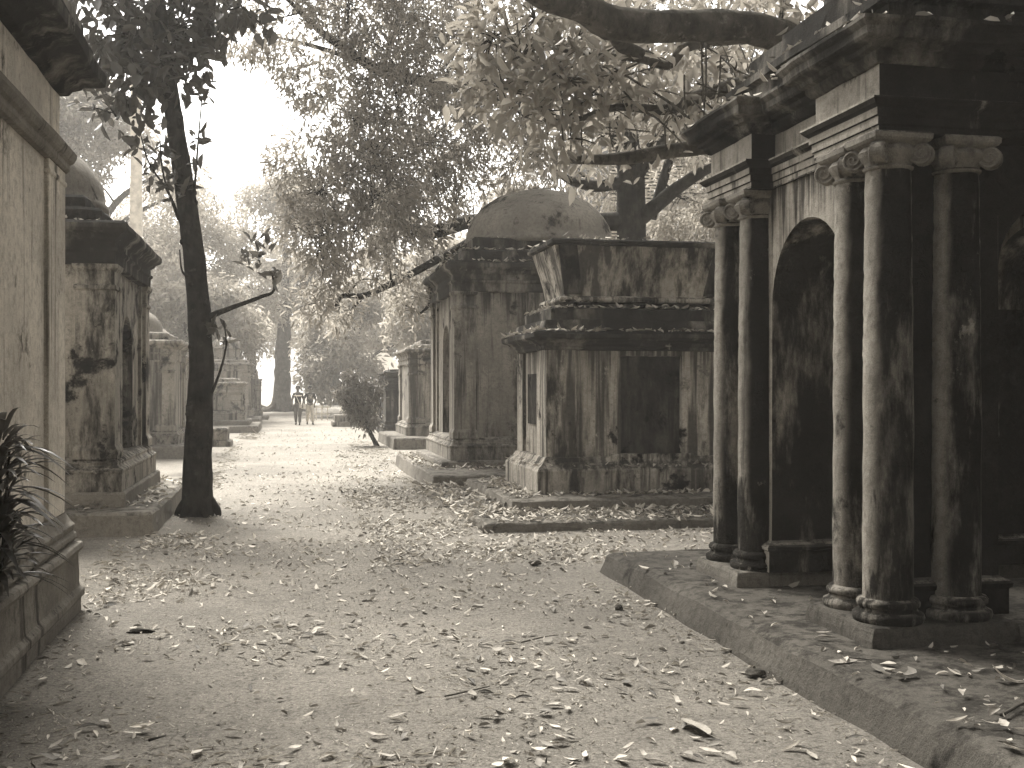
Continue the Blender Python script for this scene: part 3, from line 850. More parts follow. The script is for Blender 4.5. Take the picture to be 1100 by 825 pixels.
def tree(name, label, base, trunk, trad, limbs, lobes, leafm, barkm, size, per=12, ratio=.34, twig=.35, group=None, droop=.5, spread=.28, sides=12, rough=.12, extra=None, root_flare=(2., 3.2), limb_r=.3, shell=.55):
    """trunk: points; limbs: [(points, radii)]; lobes: [(centre, (rx,ry,rz), twigs)]"""
    t = empty(name, base, label, 'tree', group)
    m = MB()
    Qp, Rp = m.tube(trunk, trad, sides, 5, rough, seed=base[0])
    sk = list(zip(Qp, Rp))
    if root_flare:
        for k in range(6):
            a = k * 1.05 + base[0]
            r0 = trad[0]
            b = Vector(base)
            e = b + Vector((math.cos(a), math.sin(a), 0)) * r0 * random.uniform(*root_flare)
            m.tube([b + Vector((math.cos(a) * r0 * .5, math.sin(a) * r0 * .5, r0 * 1.25)), b + Vector((math.cos(a) * r0 * 1.15, math.sin(a) * r0 * 1.15, r0 * .35)), e + Vector((0, 0, -.02))], [r0 * .34, r0 * .28, r0 * .12], 7, 4, rough)
    for pts, rad in limbs:
        q, r_ = m.tube(pts, rad, 10, 5, rough * .8, seed=pts[0][0])
        sk += list(zip(q, r_))
    allp, cen = [], []
    for (c, rr, nt) in lobes:
        c = Vector(c)
        rr = (rr,) * 3 if not isinstance(rr, (tuple, list)) else rr
        best = min(sk, key=lambda s: (s[0] - c).length + max(0, s[0].z - c.z) * .8)
        p0, r0 = best
        L = (c - p0).length
        if L > .3:
            mid = p0.lerp(c, .5) + Vector((random.uniform(-.12, .12), random.uniform(-.12, .12), random.uniform(-.02, .16))) * L
            ra = min(r0 * .6, limb_r * .05 * L + .02)
            q, r_ = m.tube([p0, mid, c], [ra, ra * .6, ra * .28], 7, 4, rough * .6)
            sk += list(zip(q[2:], r_[2:]))
        tw = in_ball(c, rr, nt, shell)
        for p in tw:
            if random.random() < twig:
                p = Vector(p)
                k = random.uniform(.4, 1)
                st = p0.lerp(c, k) if L > .3 else c
                m.tube([st, st.lerp(p, .5) + Vector((random.gauss(0, .06), random.gauss(0, .06), random.gauss(.05, .06))) * (p - st).length, p], [max(.006, size * .07), max(.005, size * .045), .004], 4, 3)
        allp.append(tw); cen.append(np.repeat(np.array([c]), nt, 0))
    m.build('trunk', barkm, t, True)
    V_, Q_ = leaves_at(np.concatenate(allp), per, size, droop, spread, ratio, np.concatenate(cen))
    fastmesh('crown', V_, Q_, leafm, t)
    return t


# slender tree on the left
D_ = 15.55
tp = [(213, 553), (212, 500), (215, 440), (216, 380), (211, 300), (201, 220), (189, 140), (181, 85), (172, 20), (165, -60)]
tr = [.215, .195, .178, .165, .148, .136, .122, .11, .095, .08]
base = at(213, 554, D_); base.z = 0
pts = [at(x, y, D_) for x, y in tp]; pts[0].z = -.05
lobes = []
for (x, y, r, n, dd) in ((125, 30, .38, 26, -.3), (160, 50, .42, 34, .2), (140, 85, .32, 22, -.4), (200, 30, .4, 30, .3), (115, 70, .28, 16, .3), (185, 75, .3, 18, -.3), (230, 15, .3, 14, .3), (108, 115, .16, 4, 0), (255, 5, .25, 7, -.4), (282, 22, .2, 5, .1),
                         (150, -30, .7, 40, 0), (220, -50, .8, 40, .4), (100, -40, .7, 36, -.3), (160, -120, 1.0, 50, 0), (205, 70, .2, 6, .2)):
    lobes.append((at(x, y, D_ + dd), r, n))
limbs = [([at(219, 342, D_), at(250, 330, D_ - .05), at(280, 319, D_ - .1), (at(294, 312, D_ - .12)), at(292, 292, D_ - .12)], [.05, .034, .026, .02, .012]),
         ([at(206, 230, D_), at(210, 190, D_ - .2), at(213, 150, D_ - .25), at(217, 105, D_ - .3)], [.03, .018, .012, .007]),
         ([at(192, 235, D_), at(180, 205, D_ - .2), at(160, 175, D_ - .3), at(150, 140, D_ - .3)], [.03, .018, .012, .007]),
         ([at(194, 240, D_), at(176, 190, D_ - .25), at(172, 150, D_ - .3)], [.02, .014, .008]),
         ([at(226, 425, D_), at(236, 400, D_ - .2), at(243, 370, D_ - .25), at(240, 345, D_ - .25)], [.025, .017, .012, .007]),
         ([at(208, 300, D_), at(196, 292, D_ - .25), at(193, 268, D_ - .3)], [.02, .014, .008])]
for k in range(26):     # knots and bumps on the bark
    i = random.uniform(1, 7.4); j = int(i); q = pts[j].lerp(pts[j + 1], i - j); rr_ = tr[j] + (tr[j + 1] - tr[j]) * (i - j)
    a = random.uniform(3.3, 6.1); dv = Vector((math.cos(a), math.sin(a), random.uniform(-.1, .25)))
    limbs.append(([q + dv * rr_ * .8, q + dv * (rr_ + .008), q + dv * (rr_ + random.uniform(.012, .035))], [.05, .034, .008]))
T1 = tree('slender_tree', 'slender dark tree with broad leaves and side shoots at the left path edge', base, pts, tr, limbs, lobes, M['leaf1'], M['bark'], .22, 6, .52, .5, None, .35, .22, 16, .09, root_flare=(1.1, 1.9))
# leafy side shoots of that tree
sp, sc = [], []
for (pl, n) in (([(210, 190), (213, 150), (217, 105), (214, 90)], 11), ([(180, 205), (160, 175), (150, 140), (140, 150)], 16), ([(172, 150), (176, 175), (165, 130)], 9), ([(292, 300), (278, 275), (268, 285), (275, 265), (266, 262)], 14), ([(240, 350), (246, 372), (232, 360)], 6), ([(190, 195), (196, 205)], 5), ([(95, 100), (104, 95)], 4), ([(228, 55), (216, 62)], 5)):
    for k in range(n):
        x, y = random.choice(pl)
        sp.append(at(x + random.uniform(-9, 9), y + random.uniform(-12, 12), D_ - .25 + random.uniform(-.2, .2))); sc.append(sp[-1] + Vector((0, 0, -.3)))
V_, Q_ = leaves_at(np.array(sp), 3, .185, -.1, .10, .5, np.array(sc))
fastmesh('shoot_leaves', V_, Q_, M['leaf1'], T1)

# great spreading tree behind the domed tomb
def A(lst, d):
    return [at(x, y, d if len(q) == 0 else q[0]) for x, y, *q in lst]


base = Vector((8.33, 26.9, 0))
trunk = [base + Vector((0, 0, -.05)), base + Vector((.05, 0, 2.5)), at(678, 250, 28), at(677, 185, 28), at(668, 120, 27.5), at(655, 40, 27), at(640, -60, 27)]
trad = [.55, .42, .36, .34, .26, .2, .12]
limbs = [(A([(676, 238), (610, 238), (540, 240, 27), (505, 238, 26), (465, 249, 25), (432, 244, 24.5), (400, 238, 24), (375, 252, 23.5)], 28), [.24, .2, .18, .17, .15, .1, .07, .03]),
         (A([(540, 240, 27), (490, 268, 25.5), (430, 300, 24.5), (392, 317, 24), (368, 318, 23.5), (359, 334, 23.3)], 27), [.12, .1, .075, .06, .05, .02]),
         (A([(392, 317, 24), (380, 330, 23.8), (373, 341, 23.8)], 24), [.04, .03, .015]),
         (A([(490, 268, 25.5), (466, 296, 25), (462, 325, 25), (450, 338, 24.8)], 25), [.06, .05, .045, .02]),
         (A([(668, 150), (600, 130, 27), (520, 100, 25.5), (420, 80, 24), (375, 55, 23.5), (340, 30, 23.5), (300, -10, 23)], 27.6), [.2, .17, .14, .12, .1, .07, .03]),
         (A([(420, 80, 24), (370, 60, 24), (320, 45, 24), (295, 40, 24)], 24), [.07, .055, .04, .02]),
         (A([(680, 190), (705, 155, 27.5), (735, 118, 27), (760, 80, 26)], 28), [.24, .2, .15, .1]),
         (A([(682, 240), (715, 212, 27.6), (745, 190, 27.3), (775, 175, 27)], 28), [.2, .17, .14, .08]),
         (A([(700, 235, 28), (712, 195, 28), (722, 165, 28), (740, 130, 28)], 28), [.12, .12, .1, .06]),
         (A([(668, 196), (640, 200, 27.6), (615, 195, 27), (590, 180, 26.5)], 28), [.17, .14, .1, .05])]
lobes = []
for (x, y, d, r, n) in ((325, 175, 22.5, .75, 60), (350, 205, 22.5, .85, 80), (335, 255, 22, .75, 60), (350, 285, 22, .6, 40), (338, 325, 22, .4, 16), (365, 330, 23.3, .4, 16), (380, 245, 23.3, .7, 60), (405, 205, 23, .9, 90), (400, 155, 23, .95, 100), (370, 115, 23, .9, 80), (440, 170, 24, 1.0, 100), (445, 215, 24.5, .8, 80), (430, 105, 23.5, 1.0, 110), (480, 140, 24.5, 1.0, 110), (490, 195, 25, .8, 70), (480, 70, 24.5, 1.1, 120), (420, 45, 23.5, 1.0, 100), (360, 45, 23.5, .8, 46), (330, 95, 23, .5, 22), (310, 75, 23.3, .4, 14), (300, 20, 23, .7, 40), (262, 40, 23.5, .55, 26), (290, 55, 23.5, .35, 10), (375, 0, 23, 1.0, 90), (450, 5, 24, 1.0, 100), (520, 40, 25, 1.1, 120), (540, 110, 25.5, 1.1, 120), (545, 165, 25.5, .9, 70), (600, 70, 26, 1.2, 130), (600, 140, 26.5, 1.1, 110), (650, 100, 27, 1.2, 120), (640, 20, 26, 1.2, 110), (700, 60, 27, 1.2, 110), (705, 120, 28.5, 1.1, 80), (740, 150, 28.5, 1.1, 70), (760, 90, 27, 1.2, 100), (620, 185, 28, .6, 34), (585, 175, 28, .7, 44), (655, 205, 29, .6, 30), (560, 205, 28, .5, 24), (465, 315, 24.8, .35, 18), (440, 330, 24.6, .4, 22), (425, 295, 24.3, .25, 8), (400, 300, 23, .3, 8), (410, 265, 24, .45, 24), (436, 245, 24, .5, 30), (465, 262, 25, .4, 20), (450, 290, 25.2, .35, 16), (790, 40, 26, 1.3, 100),
                        (735, 215, 30, 1.0, 60), (765, 235, 30, .9, 60), (640, 225, 29.5, .5, 16), (715, 245, 30, .5, 24),
                        (330, -170, 17, 2.0, 120), (430, -180, 17, 2.1, 130), (540, -170, 18, 2.0, 120), (240, -170, 17, 1.8, 80), (360, -70, 23, 1.6, 140), (450, -80, 24, 1.8, 160), (550, -80, 25, 2, 170), (650, -80, 26, 2, 160), (750, -60, 26, 2, 150), (300, -60, 23, 1.2, 70)):  # nearer lobes above the view are added to block sun over the path
    lobes.append((at(x, y, d), r, n))
tree('mango_tree', 'great spreading tree with long drooping leaves rising behind the domed tomb', base, trunk, trad, limbs, lobes, M['leaf2'], M['bark2'], .165, 14, .3, .3, 'old trees', .35, .24, 14, .14)

# nearer tree behind the right pavilion, its limb crosses the top of the view
base = Vector((8.3, 13.2, 0))
fk = Vector((8.1, 13.0, 4.7))
trunk = [base + Vector((0, 0, -.05)), base + Vector((-.05, 0, 2.4)), fk, fk + Vector((.1, .3, 1.6)), fk + Vector((.2, .2, 3.8))]
trad = [.5, .4, .36, .24, .12]
limbs = [([fk, at(940, 50, 12.4), at(868, 45, 12), at(800, 29, 11.7), at(740, 28, 11.5), at(690, 28, 11.3), at(655, 24, 11.2), at(625, 8, 11), at(585, -3, 10.8), at(540, -30, 10.6)], [.3, .22, .18, .165, .16, .165, .17, .14, .12, .09]),
         ([fk - Vector((0, 0, .8)), at(880, 150, 14), at(800, 152, 13.6), at(755, 158, 13.4), at(715, 163, 13.3), at(670, 170, 13.2), at(612, 172, 13)], [.14, .11, .1, .09, .085, .075, .04]),
         ([fk, at(880, 75, 13.5), at(826, 82, 13.4), at(785, 93, 13.3), at(750, 104, 13.2), at(715, 118, 13.1), at(665, 115, 13), at(620, 128, 12.9), at(585, 130, 12.8)], [.14, .1, .085, .085, .08, .06, .045, .03, .015]),
         ([at(800, 40, 12.5), at(765, 44, 12.8), at(735, 52, 12.9), at(718, 70, 13), at(690, 64, 13), at(650, 60, 12.9), at(610, 55, 12.8), at(565, 48, 12.7)], [.08, .065, .06, .055, .045, .03, .022, .01]),
         ([at(660, 30, 11.3), at(668, 48, 11.8), at(690, 58, 12)], [.09, .08, .05]),
         ([at(655, 70, 12.9), at(690, 92, 12.8), at(722, 112, 12.7), at(740, 128, 12.6)], [.012, .014, .016, .018]),
         ([at(560, 88, 12.6), at(620, 85, 12.8), at(660, 78, 12.9), at(690, 65, 13)], [.008, .014, .018, .02])]
for (x, y0_, y1_, d) in ((753, 40, 122, 12.4), (758, 44, 124, 12.4), (735, 80, 122, 12.6), (625, 125, 168, 13), (655, 130, 158, 13), (612, 110, 165, 12.9), (604, 115, 170, 12.9), (714, 130, 160, 13.2), (774, 60, 110, 12.8), (590, 100, 150, 12.9)):
    limbs.append(([at(x, y0_, d), at(x + random.uniform(-2, 2), (y0_ + y1_) / 2, d), at(x + random.uniform(-4, 4), y1_, d)], [.011, .01, .007]))
for k in range(26):
    x, y = random.uniform(540, 760), random.uniform(20, 150)
    a = random.uniform(-.8, .8); l = random.uniform(25, 70)
    limbs.append(([at(x, y, 12.9), at(x + l * .5 * math.cos(a), y + l * .5 * math.sin(a) + random.uniform(-6, 6), 12.9 + random.uniform(-.3, .3)), at(x + l * math.cos(a), y + l * math.sin(a), 12.9)], [.012, .01, .007]))
lobes = []
for (x, y, d, r, n) in ((560, 60, 12.7, .5, 26), (540, 95, 12.7, .35, 16), (600, 85, 12.8, .45, 24), (585, 118, 12.8, .35, 16), (640, 70, 12.9, .4, 16), (620, 40, 12.8, .4, 14), (650, 115, 13, .3, 8), (575, 20, 12.6, .4, 14), (690, 95, 13.3, .3, 8), (530, 40, 12.7, .35, 12), (605, 168, 12.9, .12, 3), (705, 60, 13.2, .3, 8), (880, 20, 11.8, .2, 6), (840, 8, 12, .2, 6), (790, 75, 13, .22, 5), (730, 125, 13, .2, 4), (760, 60, 16, .55, 26), (720, 30, 16, .55, 26), (690, 130, 16.4, .45, 20), (805, 15, 16, .5, 22), (745, 130, 16.4, .4, 16), (665, 40, 15, .5, 20), (640, 150, 16, .3, 9), (780, 110, 16.5, .4, 14),
                        (620, -110, 11.8, .8, 26), (840, -130, 11.8, 1.0, 40)):
    lobes.append((at(x, y, d), r * 1.35, n + n // 4))
# crown continued overhead, unseen; lobes added to shade the pavilion and near path
for (c, r, n) in (((7.8, 10.0, 8.4), 1.9, 110), ((5.6, 7.6, 8.2), 1.7, 110), ((9.5, 8.5, 8.4), 2.2, 120), ((6.6, 6.2, 8.0), 2.0, 120), ((9.2, 12.8, 9.5), 2.2, 100), ((9.0, 5.0, 7.8), 2.0, 110), ((6.8, 3.6, 7.6), 1.8, 100), ((2.6, 9.5, 9.6), 2.1, 110), ((3.6, 5.2, 9.2), 2.1, 110), ((.2, 7.0, 9.8), 2.0, 90), ((4.2, 13.5, 10.6), 2.1, 100), ((1.0, 3.0, 9.4), 2.0, 90), ((.8, 12.5, 10.8), 2.0, 80)):
    lobes.append((Vector(c), r, n))
tree('old_tree', 'old tree behind the dark pavilion, its thick bare limb crossing the top of the view', base, trunk, trad, limbs, lobes, M['leaf3'], M['bark3'], .19, 8, .42, .55, 'old trees', .15, .34, 12, .1, shell=.15)

# bush beside the path
t = empty('bush', (2.6, 34.5, 0), 'round leafy bush leaning over the right edge of the path', 'bush')
m = MB()
for k in range(9):
    a = random.uniform(-1, 1)
    m.tube([(2.62 + k * .015, 34.5, -.03), (2.45 + a * .18, 34.4, .6), (2.2 + a * .55, 34.4 + random.uniform(-.4, .4), 1.4)], [.03, .022, .01], 6, 4)
m.build('stem', M['bark'], t, True)
pts = np.concatenate([in_ball((2.2, 34.43, 1.45), (.5, .5, .55), 130, .5), in_ball((2.35, 34.4, .85), (.42, .45, .4), 60, .4), in_ball((1.72, 34.4, 1.5), (.36, .4, .22), 45, .3), in_ball((2.05, 34.4, 2.0), (.4, .3, .2), 36, .3), in_ball((1.95, 34.4, 1.0), (.3, .3, .3), 30, .3), in_ball((2.6, 34.4, 1.75), (.26, .3, .3), 26, .3)])
V_, Q_ = leaves_at(pts, 8, .17, .5, .16, .3)
fastmesh('foliage', V_, Q_, M['leafb'], t)


# background trees in the haze
def far_tree(x, y, h, tr_, spreadr, nl, label, size=.36, nt=60, lean=0., seed=1, per=9, low=.35, leafm='leaf4', burl=False):
    rg = random.Random(seed)
    base = Vector((x, y, 0))
    trunk = [base + Vector((0, 0, -.05)), base + Vector((lean * .15, 0, h * .14)), base + Vector((lean * .35, .1, h * .28)), base + Vector((lean * .7, 0, h * .5)), base + Vector((lean, 0, h * .8))]
    trad = [tr_, tr_ * .8, tr_ * .74, tr_ * .45, tr_ * .15]
    limbs = []
    for k in range(5):
        a = rg.uniform(0, 6.28)
        s0 = trunk[2].lerp(trunk[3], rg.uniform(-.1, .9))
        e = s0 + Vector((math.cos(a) * spreadr * .8, math.sin(a) * spreadr * .5, h * rg.uniform(.1, .3)))
        limbs.append(([s0, s0.lerp(e, .5) + Vector((0, 0, h * .06)), e], [tr_ * .45, tr_ * .3, tr_ * .1]))
    lobes = []
    for k in range(nl):
        a = rg.uniform(0, 6.28); q = math.sqrt(rg.random())
        z = h * (low + (1 - low) * rg.random())
        prof = math.sin(math.pi * min(1, max(.12, (z / h - low * .6) / (1 - low * .6)))) ** .6
        c = base + Vector((lean * z / h + math.cos(a) * q * spreadr * prof, math.sin(a) * q * spreadr * prof, z * .95))
        r = spreadr * rg.uniform(.22, .36)
        lobes.append((c, (r, r, r * .7), nt))
    return tree('background_tree', label, base, trunk, trad, limbs, lobes, M[leafm], M['barkfar'], size, per, .4, .06, 'trees in the haze', .3, .6, 10, .2 if burl else .1)


far_tree(-.35, 83.5, 17, .74, 5.2, 26, 'great hazy tree with a thick knotted trunk standing at the end of the path', .36, 70, .3, 3, low=.42, burl=True)
BG = [(-11.5, 66, 19, .6, 6.0, 40, 'tall rounded hazy tree mass on the left, behind the obelisk', 5, .30),
      (-17, 56, 17, .5, 5.5, 30, 'broad hazy tree at the far left edge, behind the domed tomb', 6, .28),
      (-7.5, 78, 16, .6, 5.2, 34, 'rounded hazy tree on the left, its crown sloping down to the sky gap', 7, .28),
      (-5.2, 62, 8.5, .35, 3.4, 22, 'lower hazy tree rising just behind the cupola tomb', 8, .25),
      (7.5, 88, 17, .6, 5.5, 30, 'hazy tree right of the path end, left of the pale house', 9, .3),
      (3.9, 68, 8, .3, 3.2, 22, 'small feathery hazy tree beside the pale house', 10, .2),
      (7.4, 56, 8.5, .3, 3.4, 26, 'feathery hazy tree above the small flat roofed tomb', 11, .25),
      (14, 72, 15, .5, 5.5, 30, 'hazy tree far behind the domed tomb on the right', 12, .25),
      (-3.0, 100, 15, .6, 6, 26, 'palest tree of all, farthest along the path on its left side', 13, .3),
      (4.5, 112, 14, .6, 7, 24, 'faint wide tree closing the far end of the path', 14, .2),
      (-16, 96, 18, .6, 7, 24, 'faint tree far behind the obelisk on the left', 15, .25),
      (18, 50, 13, .5, 4.5, 24, 'dense tree in front of the louvred building far right', 16, .25)]
for (x, y, h, r_, s_, n_, lb, sd, lw) in BG:
    if sd == 16: y = 37; x = 17.5
    far_tree(x, y, h, r_, s_, n_, lb, .34 if y > 50 else .28, 70, 0, sd, low=lw)

for (x, y, h, s_, lb, sd) in ((-5.5, -7, 12, 5.0, 'unseen tree added behind the viewpoint on the left to block skylight', 21), (2.5, -9, 13, 5.0, 'unseen tree added behind the viewpoint in the middle to block skylight', 22), (9.5, -5, 13, 5.2, 'unseen tree added behind the viewpoint on the right to block skylight', 23), (15, 4, 12, 4.5, 'unseen tree added beside the dark pavilion to block skylight', 24)):  # unseen trees added to keep skylight off the tomb fronts
    far_tree(x, y, h, .4, s_, 30, lb, .42, 70, 0, sd, low=.12, leafm='leaf1')

# ------------------------------------------------------------------ fallen leaves
def ledge_leaves():
    Ps, Ls = [], []
    for (_, cx, cy, hx, hy, w0, w1, z, n, size) in LITTER:
        per = 4 * (hx + hy)
        u = RNG.uniform(0, 1, n); w = RNG.uniform(w0, w1, n); s_ = u * 2 * (hx + hy) * 2
        X = np.zeros(n); Y = np.zeros(n)
        side = RNG.choice(4, n, p=[hx / (2 * (hx + hy)), hx / (2 * (hx + hy)), hy / (2 * (hx + hy)), hy / (2 * (hx + hy))])
        q = RNG.uniform(-1, 1, n)
        X = np.where(side < 2, q * (hx + w), np.where(side == 2, -(hx + w), hx + w)) + cx
        Y = np.where(side < 2, np.where(side == 0, -(hy - 0 + w), hy + w), q * (hy + w)) + cy
        Ps.append(np.stack([X, Y, np.full(n, z) + RNG.uniform(0.008, .03, n)], 1)); Ls.append(np.full(n, size) * RNG.uniform(.6, 1.5, n))
    return np.concatenate(Ps), np.concatenate(Ls)


P_, L_ = ledge_leaves()
# on the pavilion roof edge

n = 60
a = RNG.uniform(0, 6.28, n); q = np.abs(RNG.normal(0, .3, n))
k = np.clip(1 - (q / 1.5) ** 2, 0, 1)
P2 = np.stack([5.08 + q * np.cos(a), 22.8 + q * np.sin(a), 4.63 + .10 + 1.07 * np.sqrt(k) + .02], 1)
P_ = np.concatenate([P_, P2]); L_ = np.concatenate([L_, np.full(n, .1)])
n = 900      # drift on the low brick platform before the sarcophagus tomb
P3 = np.stack([RNG.uniform(2.42, 8.0, n), 13.5 + 1.2 * RNG.random(n) ** 1.3, .122 + RNG.uniform(0, .02, n)], 1)
P_ = np.concatenate([P_, P3]); L_ = np.concatenate([L_, .075 * np.exp(RNG.normal(0, .35, n))])


def flat_leaves(P, L, name, mat, parent=None, tilt=.35):
    n = len(P)
    a = RNG.uniform(0, 6.28, n)
    D = np.stack([np.cos(a), np.sin(a), RNG.normal(.05, tilt * .6, n)], 1)
    N = RNG.normal(0, tilt, (n, 3)); N[:, 2] += 1
    flip = np.where(RNG.random(n) < .4, -1., 1.)[:, None]
    V_, Q_ = leaf_arrays(P, D, unit(N * flip), L, L * RNG.uniform(.3, .55, n), .3, .3)
    return fastmesh(name, V_, Q_, mat, parent)


o = flat_leaves(P_, L_, 'leaf_litter', M['litter'])
tag(o, 'scatter of pale dead leaves lying on the ledges, steps and roofs of the tombs', 'leaf litter', kind='stuff')

# blocked areas for the ground leaves
SOLID = [(-7.4, -1.56, 2.4, 9.5), (2.9, 9.6, 2.0, 10.5), (2.3, 8.5, 13.4, 18.9), (2.35, 8.3, 18.9, 25.7), (-6.3, -1.5, 14, 20.5), (2.9, 8, 31.8, 37.5)]
zones = [(-1.6, 3.0, 4.3, 7.5, 420, 0.0578), (-1.6, 3.1, 7.5, 11, 900, 0.0544), (1.0, 3.0, 5.0, 9, 420, 0.0612), (2.0, 8.5, 10.4, 13.6, 3600, 0.0578), (.9, 2.6, 11, 20, 2800, 0.0578), (-1.6, 2.4, 11, 15, 1000, 0.0544),
         (-1.6, 2.4, 15, 24, 1500, 0.0544), (1.2, 2.5, 18, 32, 1300, 0.0544), (-1.6, -.6, 9.5, 14, 700, 0.0544), (-1.6, 3, 24, 48, 900, 0.0612), (-1.9, -1.0, 9.5, 14, 300, 0.0476), (-1.3, .6, 7, 9, 160, 0.0544)]
Ps, Ls = [], []
for (xa, xb, ya, yb, n, sz) in zones:
    X = RNG.uniform(xa, xb, n); Y = RNG.uniform(ya, yb, n)
    # clumped: keep where a low frequency field is high
    fld = np.sin(X * 2.1 + 1.3 * np.sin(Y * 1.7)) + np.sin(Y * 2.6 + X * 1.1) + RNG.normal(0, 1.0, n)
    ok = fld > -.9
    for (a0, a1, b0_, b1) in SOLID: ok &= ~((X > a0) & (X < a1) & (Y > b0_) & (Y < b1))
    X, Y = X[ok], Y[ok]
    Ps.append(np.stack([X, Y, gh(X, Y) + RNG.uniform(.006, .025, len(X))], 1))
    Ls.append(sz * np.exp(RNG.normal(0, .48, len(X))))
GP, GL = np.concatenate(Ps), np.clip(np.concatenate(Ls) * .9, .015, .095)
# platform leaves
n = 260
X = RNG.uniform(2.98, 4.6, n); Y = np.where(RNG.random(n) < .55, RNG.uniform(4.0, 6.1, n), RNG.uniform(6.1, 10, n))
ok = ~((X > 3.38) & (Y > 6.15) & (Y < 7.2)) & ~((X > 3.38) & (Y > 8.2) & (Y < 9.3))
PP = np.stack([X[ok], Y[ok], np.full(ok.sum(), .222)], 1); PL = .065 * np.exp(RNG.normal(0, .35, len(PP)))


def proj(P):
    d = P[:, 0] * S + P[:, 1] * Cc
    px = CX + F * (P[:, 0] * Cc - P[:, 1] * S) / d; py = CY - F * (P[:, 2] - H) / d
    return px, py, d


def curled_leaf(k):
    """a dry leaf with a raised, curled blade and short stalk"""
    rg = random.Random(100 + k)
    nu, nv = 7, 5
    vs, fs = [], []
    curl = rg.uniform(.25, 1.5); bend = rg.uniform(-.8, 1.0); w = rg.uniform(.26, .52); tw = rg.uniform(-1.3, 1.3)
    for i in range(nu):
        u = i / (nu - 1)
        ww = w * .5 * (math.sin(math.pi * (u * .9 + .06)) ** 1.05) * (1 + rg.uniform(-.12, .12))
        for j in range(nv):
            v = (j / (nv - 1)) * 2 - 1
            a = v * curl + tw * (u - .5)
            x = u - .5; y = ww * math.sin(a) / max(curl, .3) * (1.0 if curl > .3 else 1); z = ww * (1 - math.cos(v * curl)) / max(curl, .3) + bend * (u - .5) ** 2 + rg.uniform(-.012, .012) + .02
            vs.append((x, y, z))
    for i in range(nu - 1):
        for j in range(nv - 1):
            q = i * nv + j; fs.append((q, q + nv, q + nv + 1, q + 1))
    q = len(vs)
    vs += [(-.5, .012, .03), (-.5, -.012, .03), (-.78, -.01, .05), (-.78, .01, .05)]; fs.append((q, q + 1, q + 2, q + 3))
    zmin = min(v[2] for v in vs)
    vs = [(x, y, z - zmin + .01) for x, y, z in vs]
    me = bpy.data.meshes.new('fallen_leaf'); me.from_pydata(vs, [], fs); me.polygons.foreach_set('use_smooth', [True] * len(fs))
    me.materials.append(DRY[k % len(DRY)])
    return me


def dry_mat(name, v):
    t = NT(name)
    oi = t.n('ShaderNodeObjectInfo')
    c = t.mix(oi.outputs['Random'], g(v * .55), g(v * 1.45))
    n = t.noise(t.pos(), 45, 5, .65)
    c = t.mix(t.math('MULTIPLY', t.ramp(n, .45, .7), .55), c, g(v * .3))
    a = t.princ(c, .75, t.bump(n, .004, .6), .2)
    tr = t.n('ShaderNodeBsdfTranslucent'); t.l(c, tr.inputs[0])
    m = t.n('ShaderNodeMixShader'); m.inputs[0].default_value = .12
    t.l(a, m.inputs[1]); t.l(tr.outputs[0], m.inputs[2])
    return t.done(m.outputs[0])


DRY = [dry_mat('dry_leaf_pale', .40), dry_mat('dry_leaf_mid', .26), dry_mat('dry_leaf_pale_mid', .36), dry_mat('dry_leaf_dark', .11)]
LM = [curled_leaf(k) for k in range(16)]


def put_leaf(p, L, label, group, k=None):
    o = bpy.data.objects.new('fallen_leaf', LM[k if k is not None else random.randrange(len(LM))])
    COL.objects.link(o)
    o.location = p; o.scale = (L, L, L * random.uniform(.35, .95)); o.rotation_euler = (random.gauss(0, .2), random.gauss(0, .16), random.uniform(0, 6.28))
    return tag(o, label, 'leaf', group)


# individually named large leaves
for (px, py, z, L, k, lb) in ((747, 783, 0, .27, 0, 'largest curled pale leaf lying on the dirt below the platform edge at the bottom right'), (153, 783, 0, .13, 4, 'pale leaf lying alone on bare dirt at the bottom left'), (120, 817, 0, .1, 8, 'small pale leaf at the very bottom left edge'), (905, 713, .2, .16, 2, 'pale folded leaf pair on the dark platform below the corner column'), (1085, 735, .2, .26, 6, 'big upright pale leaf on the platform at the right edge'), (793, 755, 0, .12, 10, 'curled leaf just left of the platform edge at the bottom')):
    r = at(px, py, 1) - Vector((0, 0, H)); r = at(px, py, 1); d = r - Vector((0, 0, H))
    k2 = (z - H) / d.z
    p = d * k2 + Vector((0, 0, H)); p.z = z + .012
    put_leaf(p, L, lb, None, k)
px, py, d = proj(GP)
vis = (px > 0) & (px < 1100) & (py < 825)
score = np.where(vis, GL / d, 0)
order = np.argsort(-score)
idx = order[:215]
for i in idx:
    put_leaf(GP[i] + np.array([0, 0, .002]), GL[i] * 1.12, 'dry curled leaf lying among many others on the dirt path', 'dry leaves on the dirt path')
# crumbs of leaf and bark trodden into the dirt
n = 15000
X = RNG.uniform(-1.6, 3.0, n); Y = 4.2 + 12 * RNG.random(n) ** 1.6
fld = np.sin(X * 2.1 + 1.3 * np.sin(Y * 1.7)) + np.sin(Y * 2.6 + X * 1.1) + RNG.normal(0, .9, n)
ok = fld > -.6
for (a0, a1, b0_, b1) in SOLID: ok &= ~((X > a0) & (X < a1) & (Y > b0_) & (Y < b1))
X, Y = X[ok], Y[ok]
CP = np.stack([X, Y, gh(X, Y) + .004], 1); CLn = .014 * np.exp(RNG.normal(0, .55, len(X)))
o = flat_leaves(CP, CLn, 'leaf_crumbs', M['crumb'], None, .5)
tag(o, 'crumbs of broken leaf and bark trodden into the dirt', 'leaf litter', kind='stuff')
rest = np.ones(len(GP), bool); rest[idx] = False
o = flat_leaves(GP[rest], GL[rest], 'fallen_leaf_litter', M['litter'])
tag(o, 'litter of small pale dead leaves covering the dirt between the tombs', 'leaf litter', kind='stuff')
px, py, d = proj(PP)
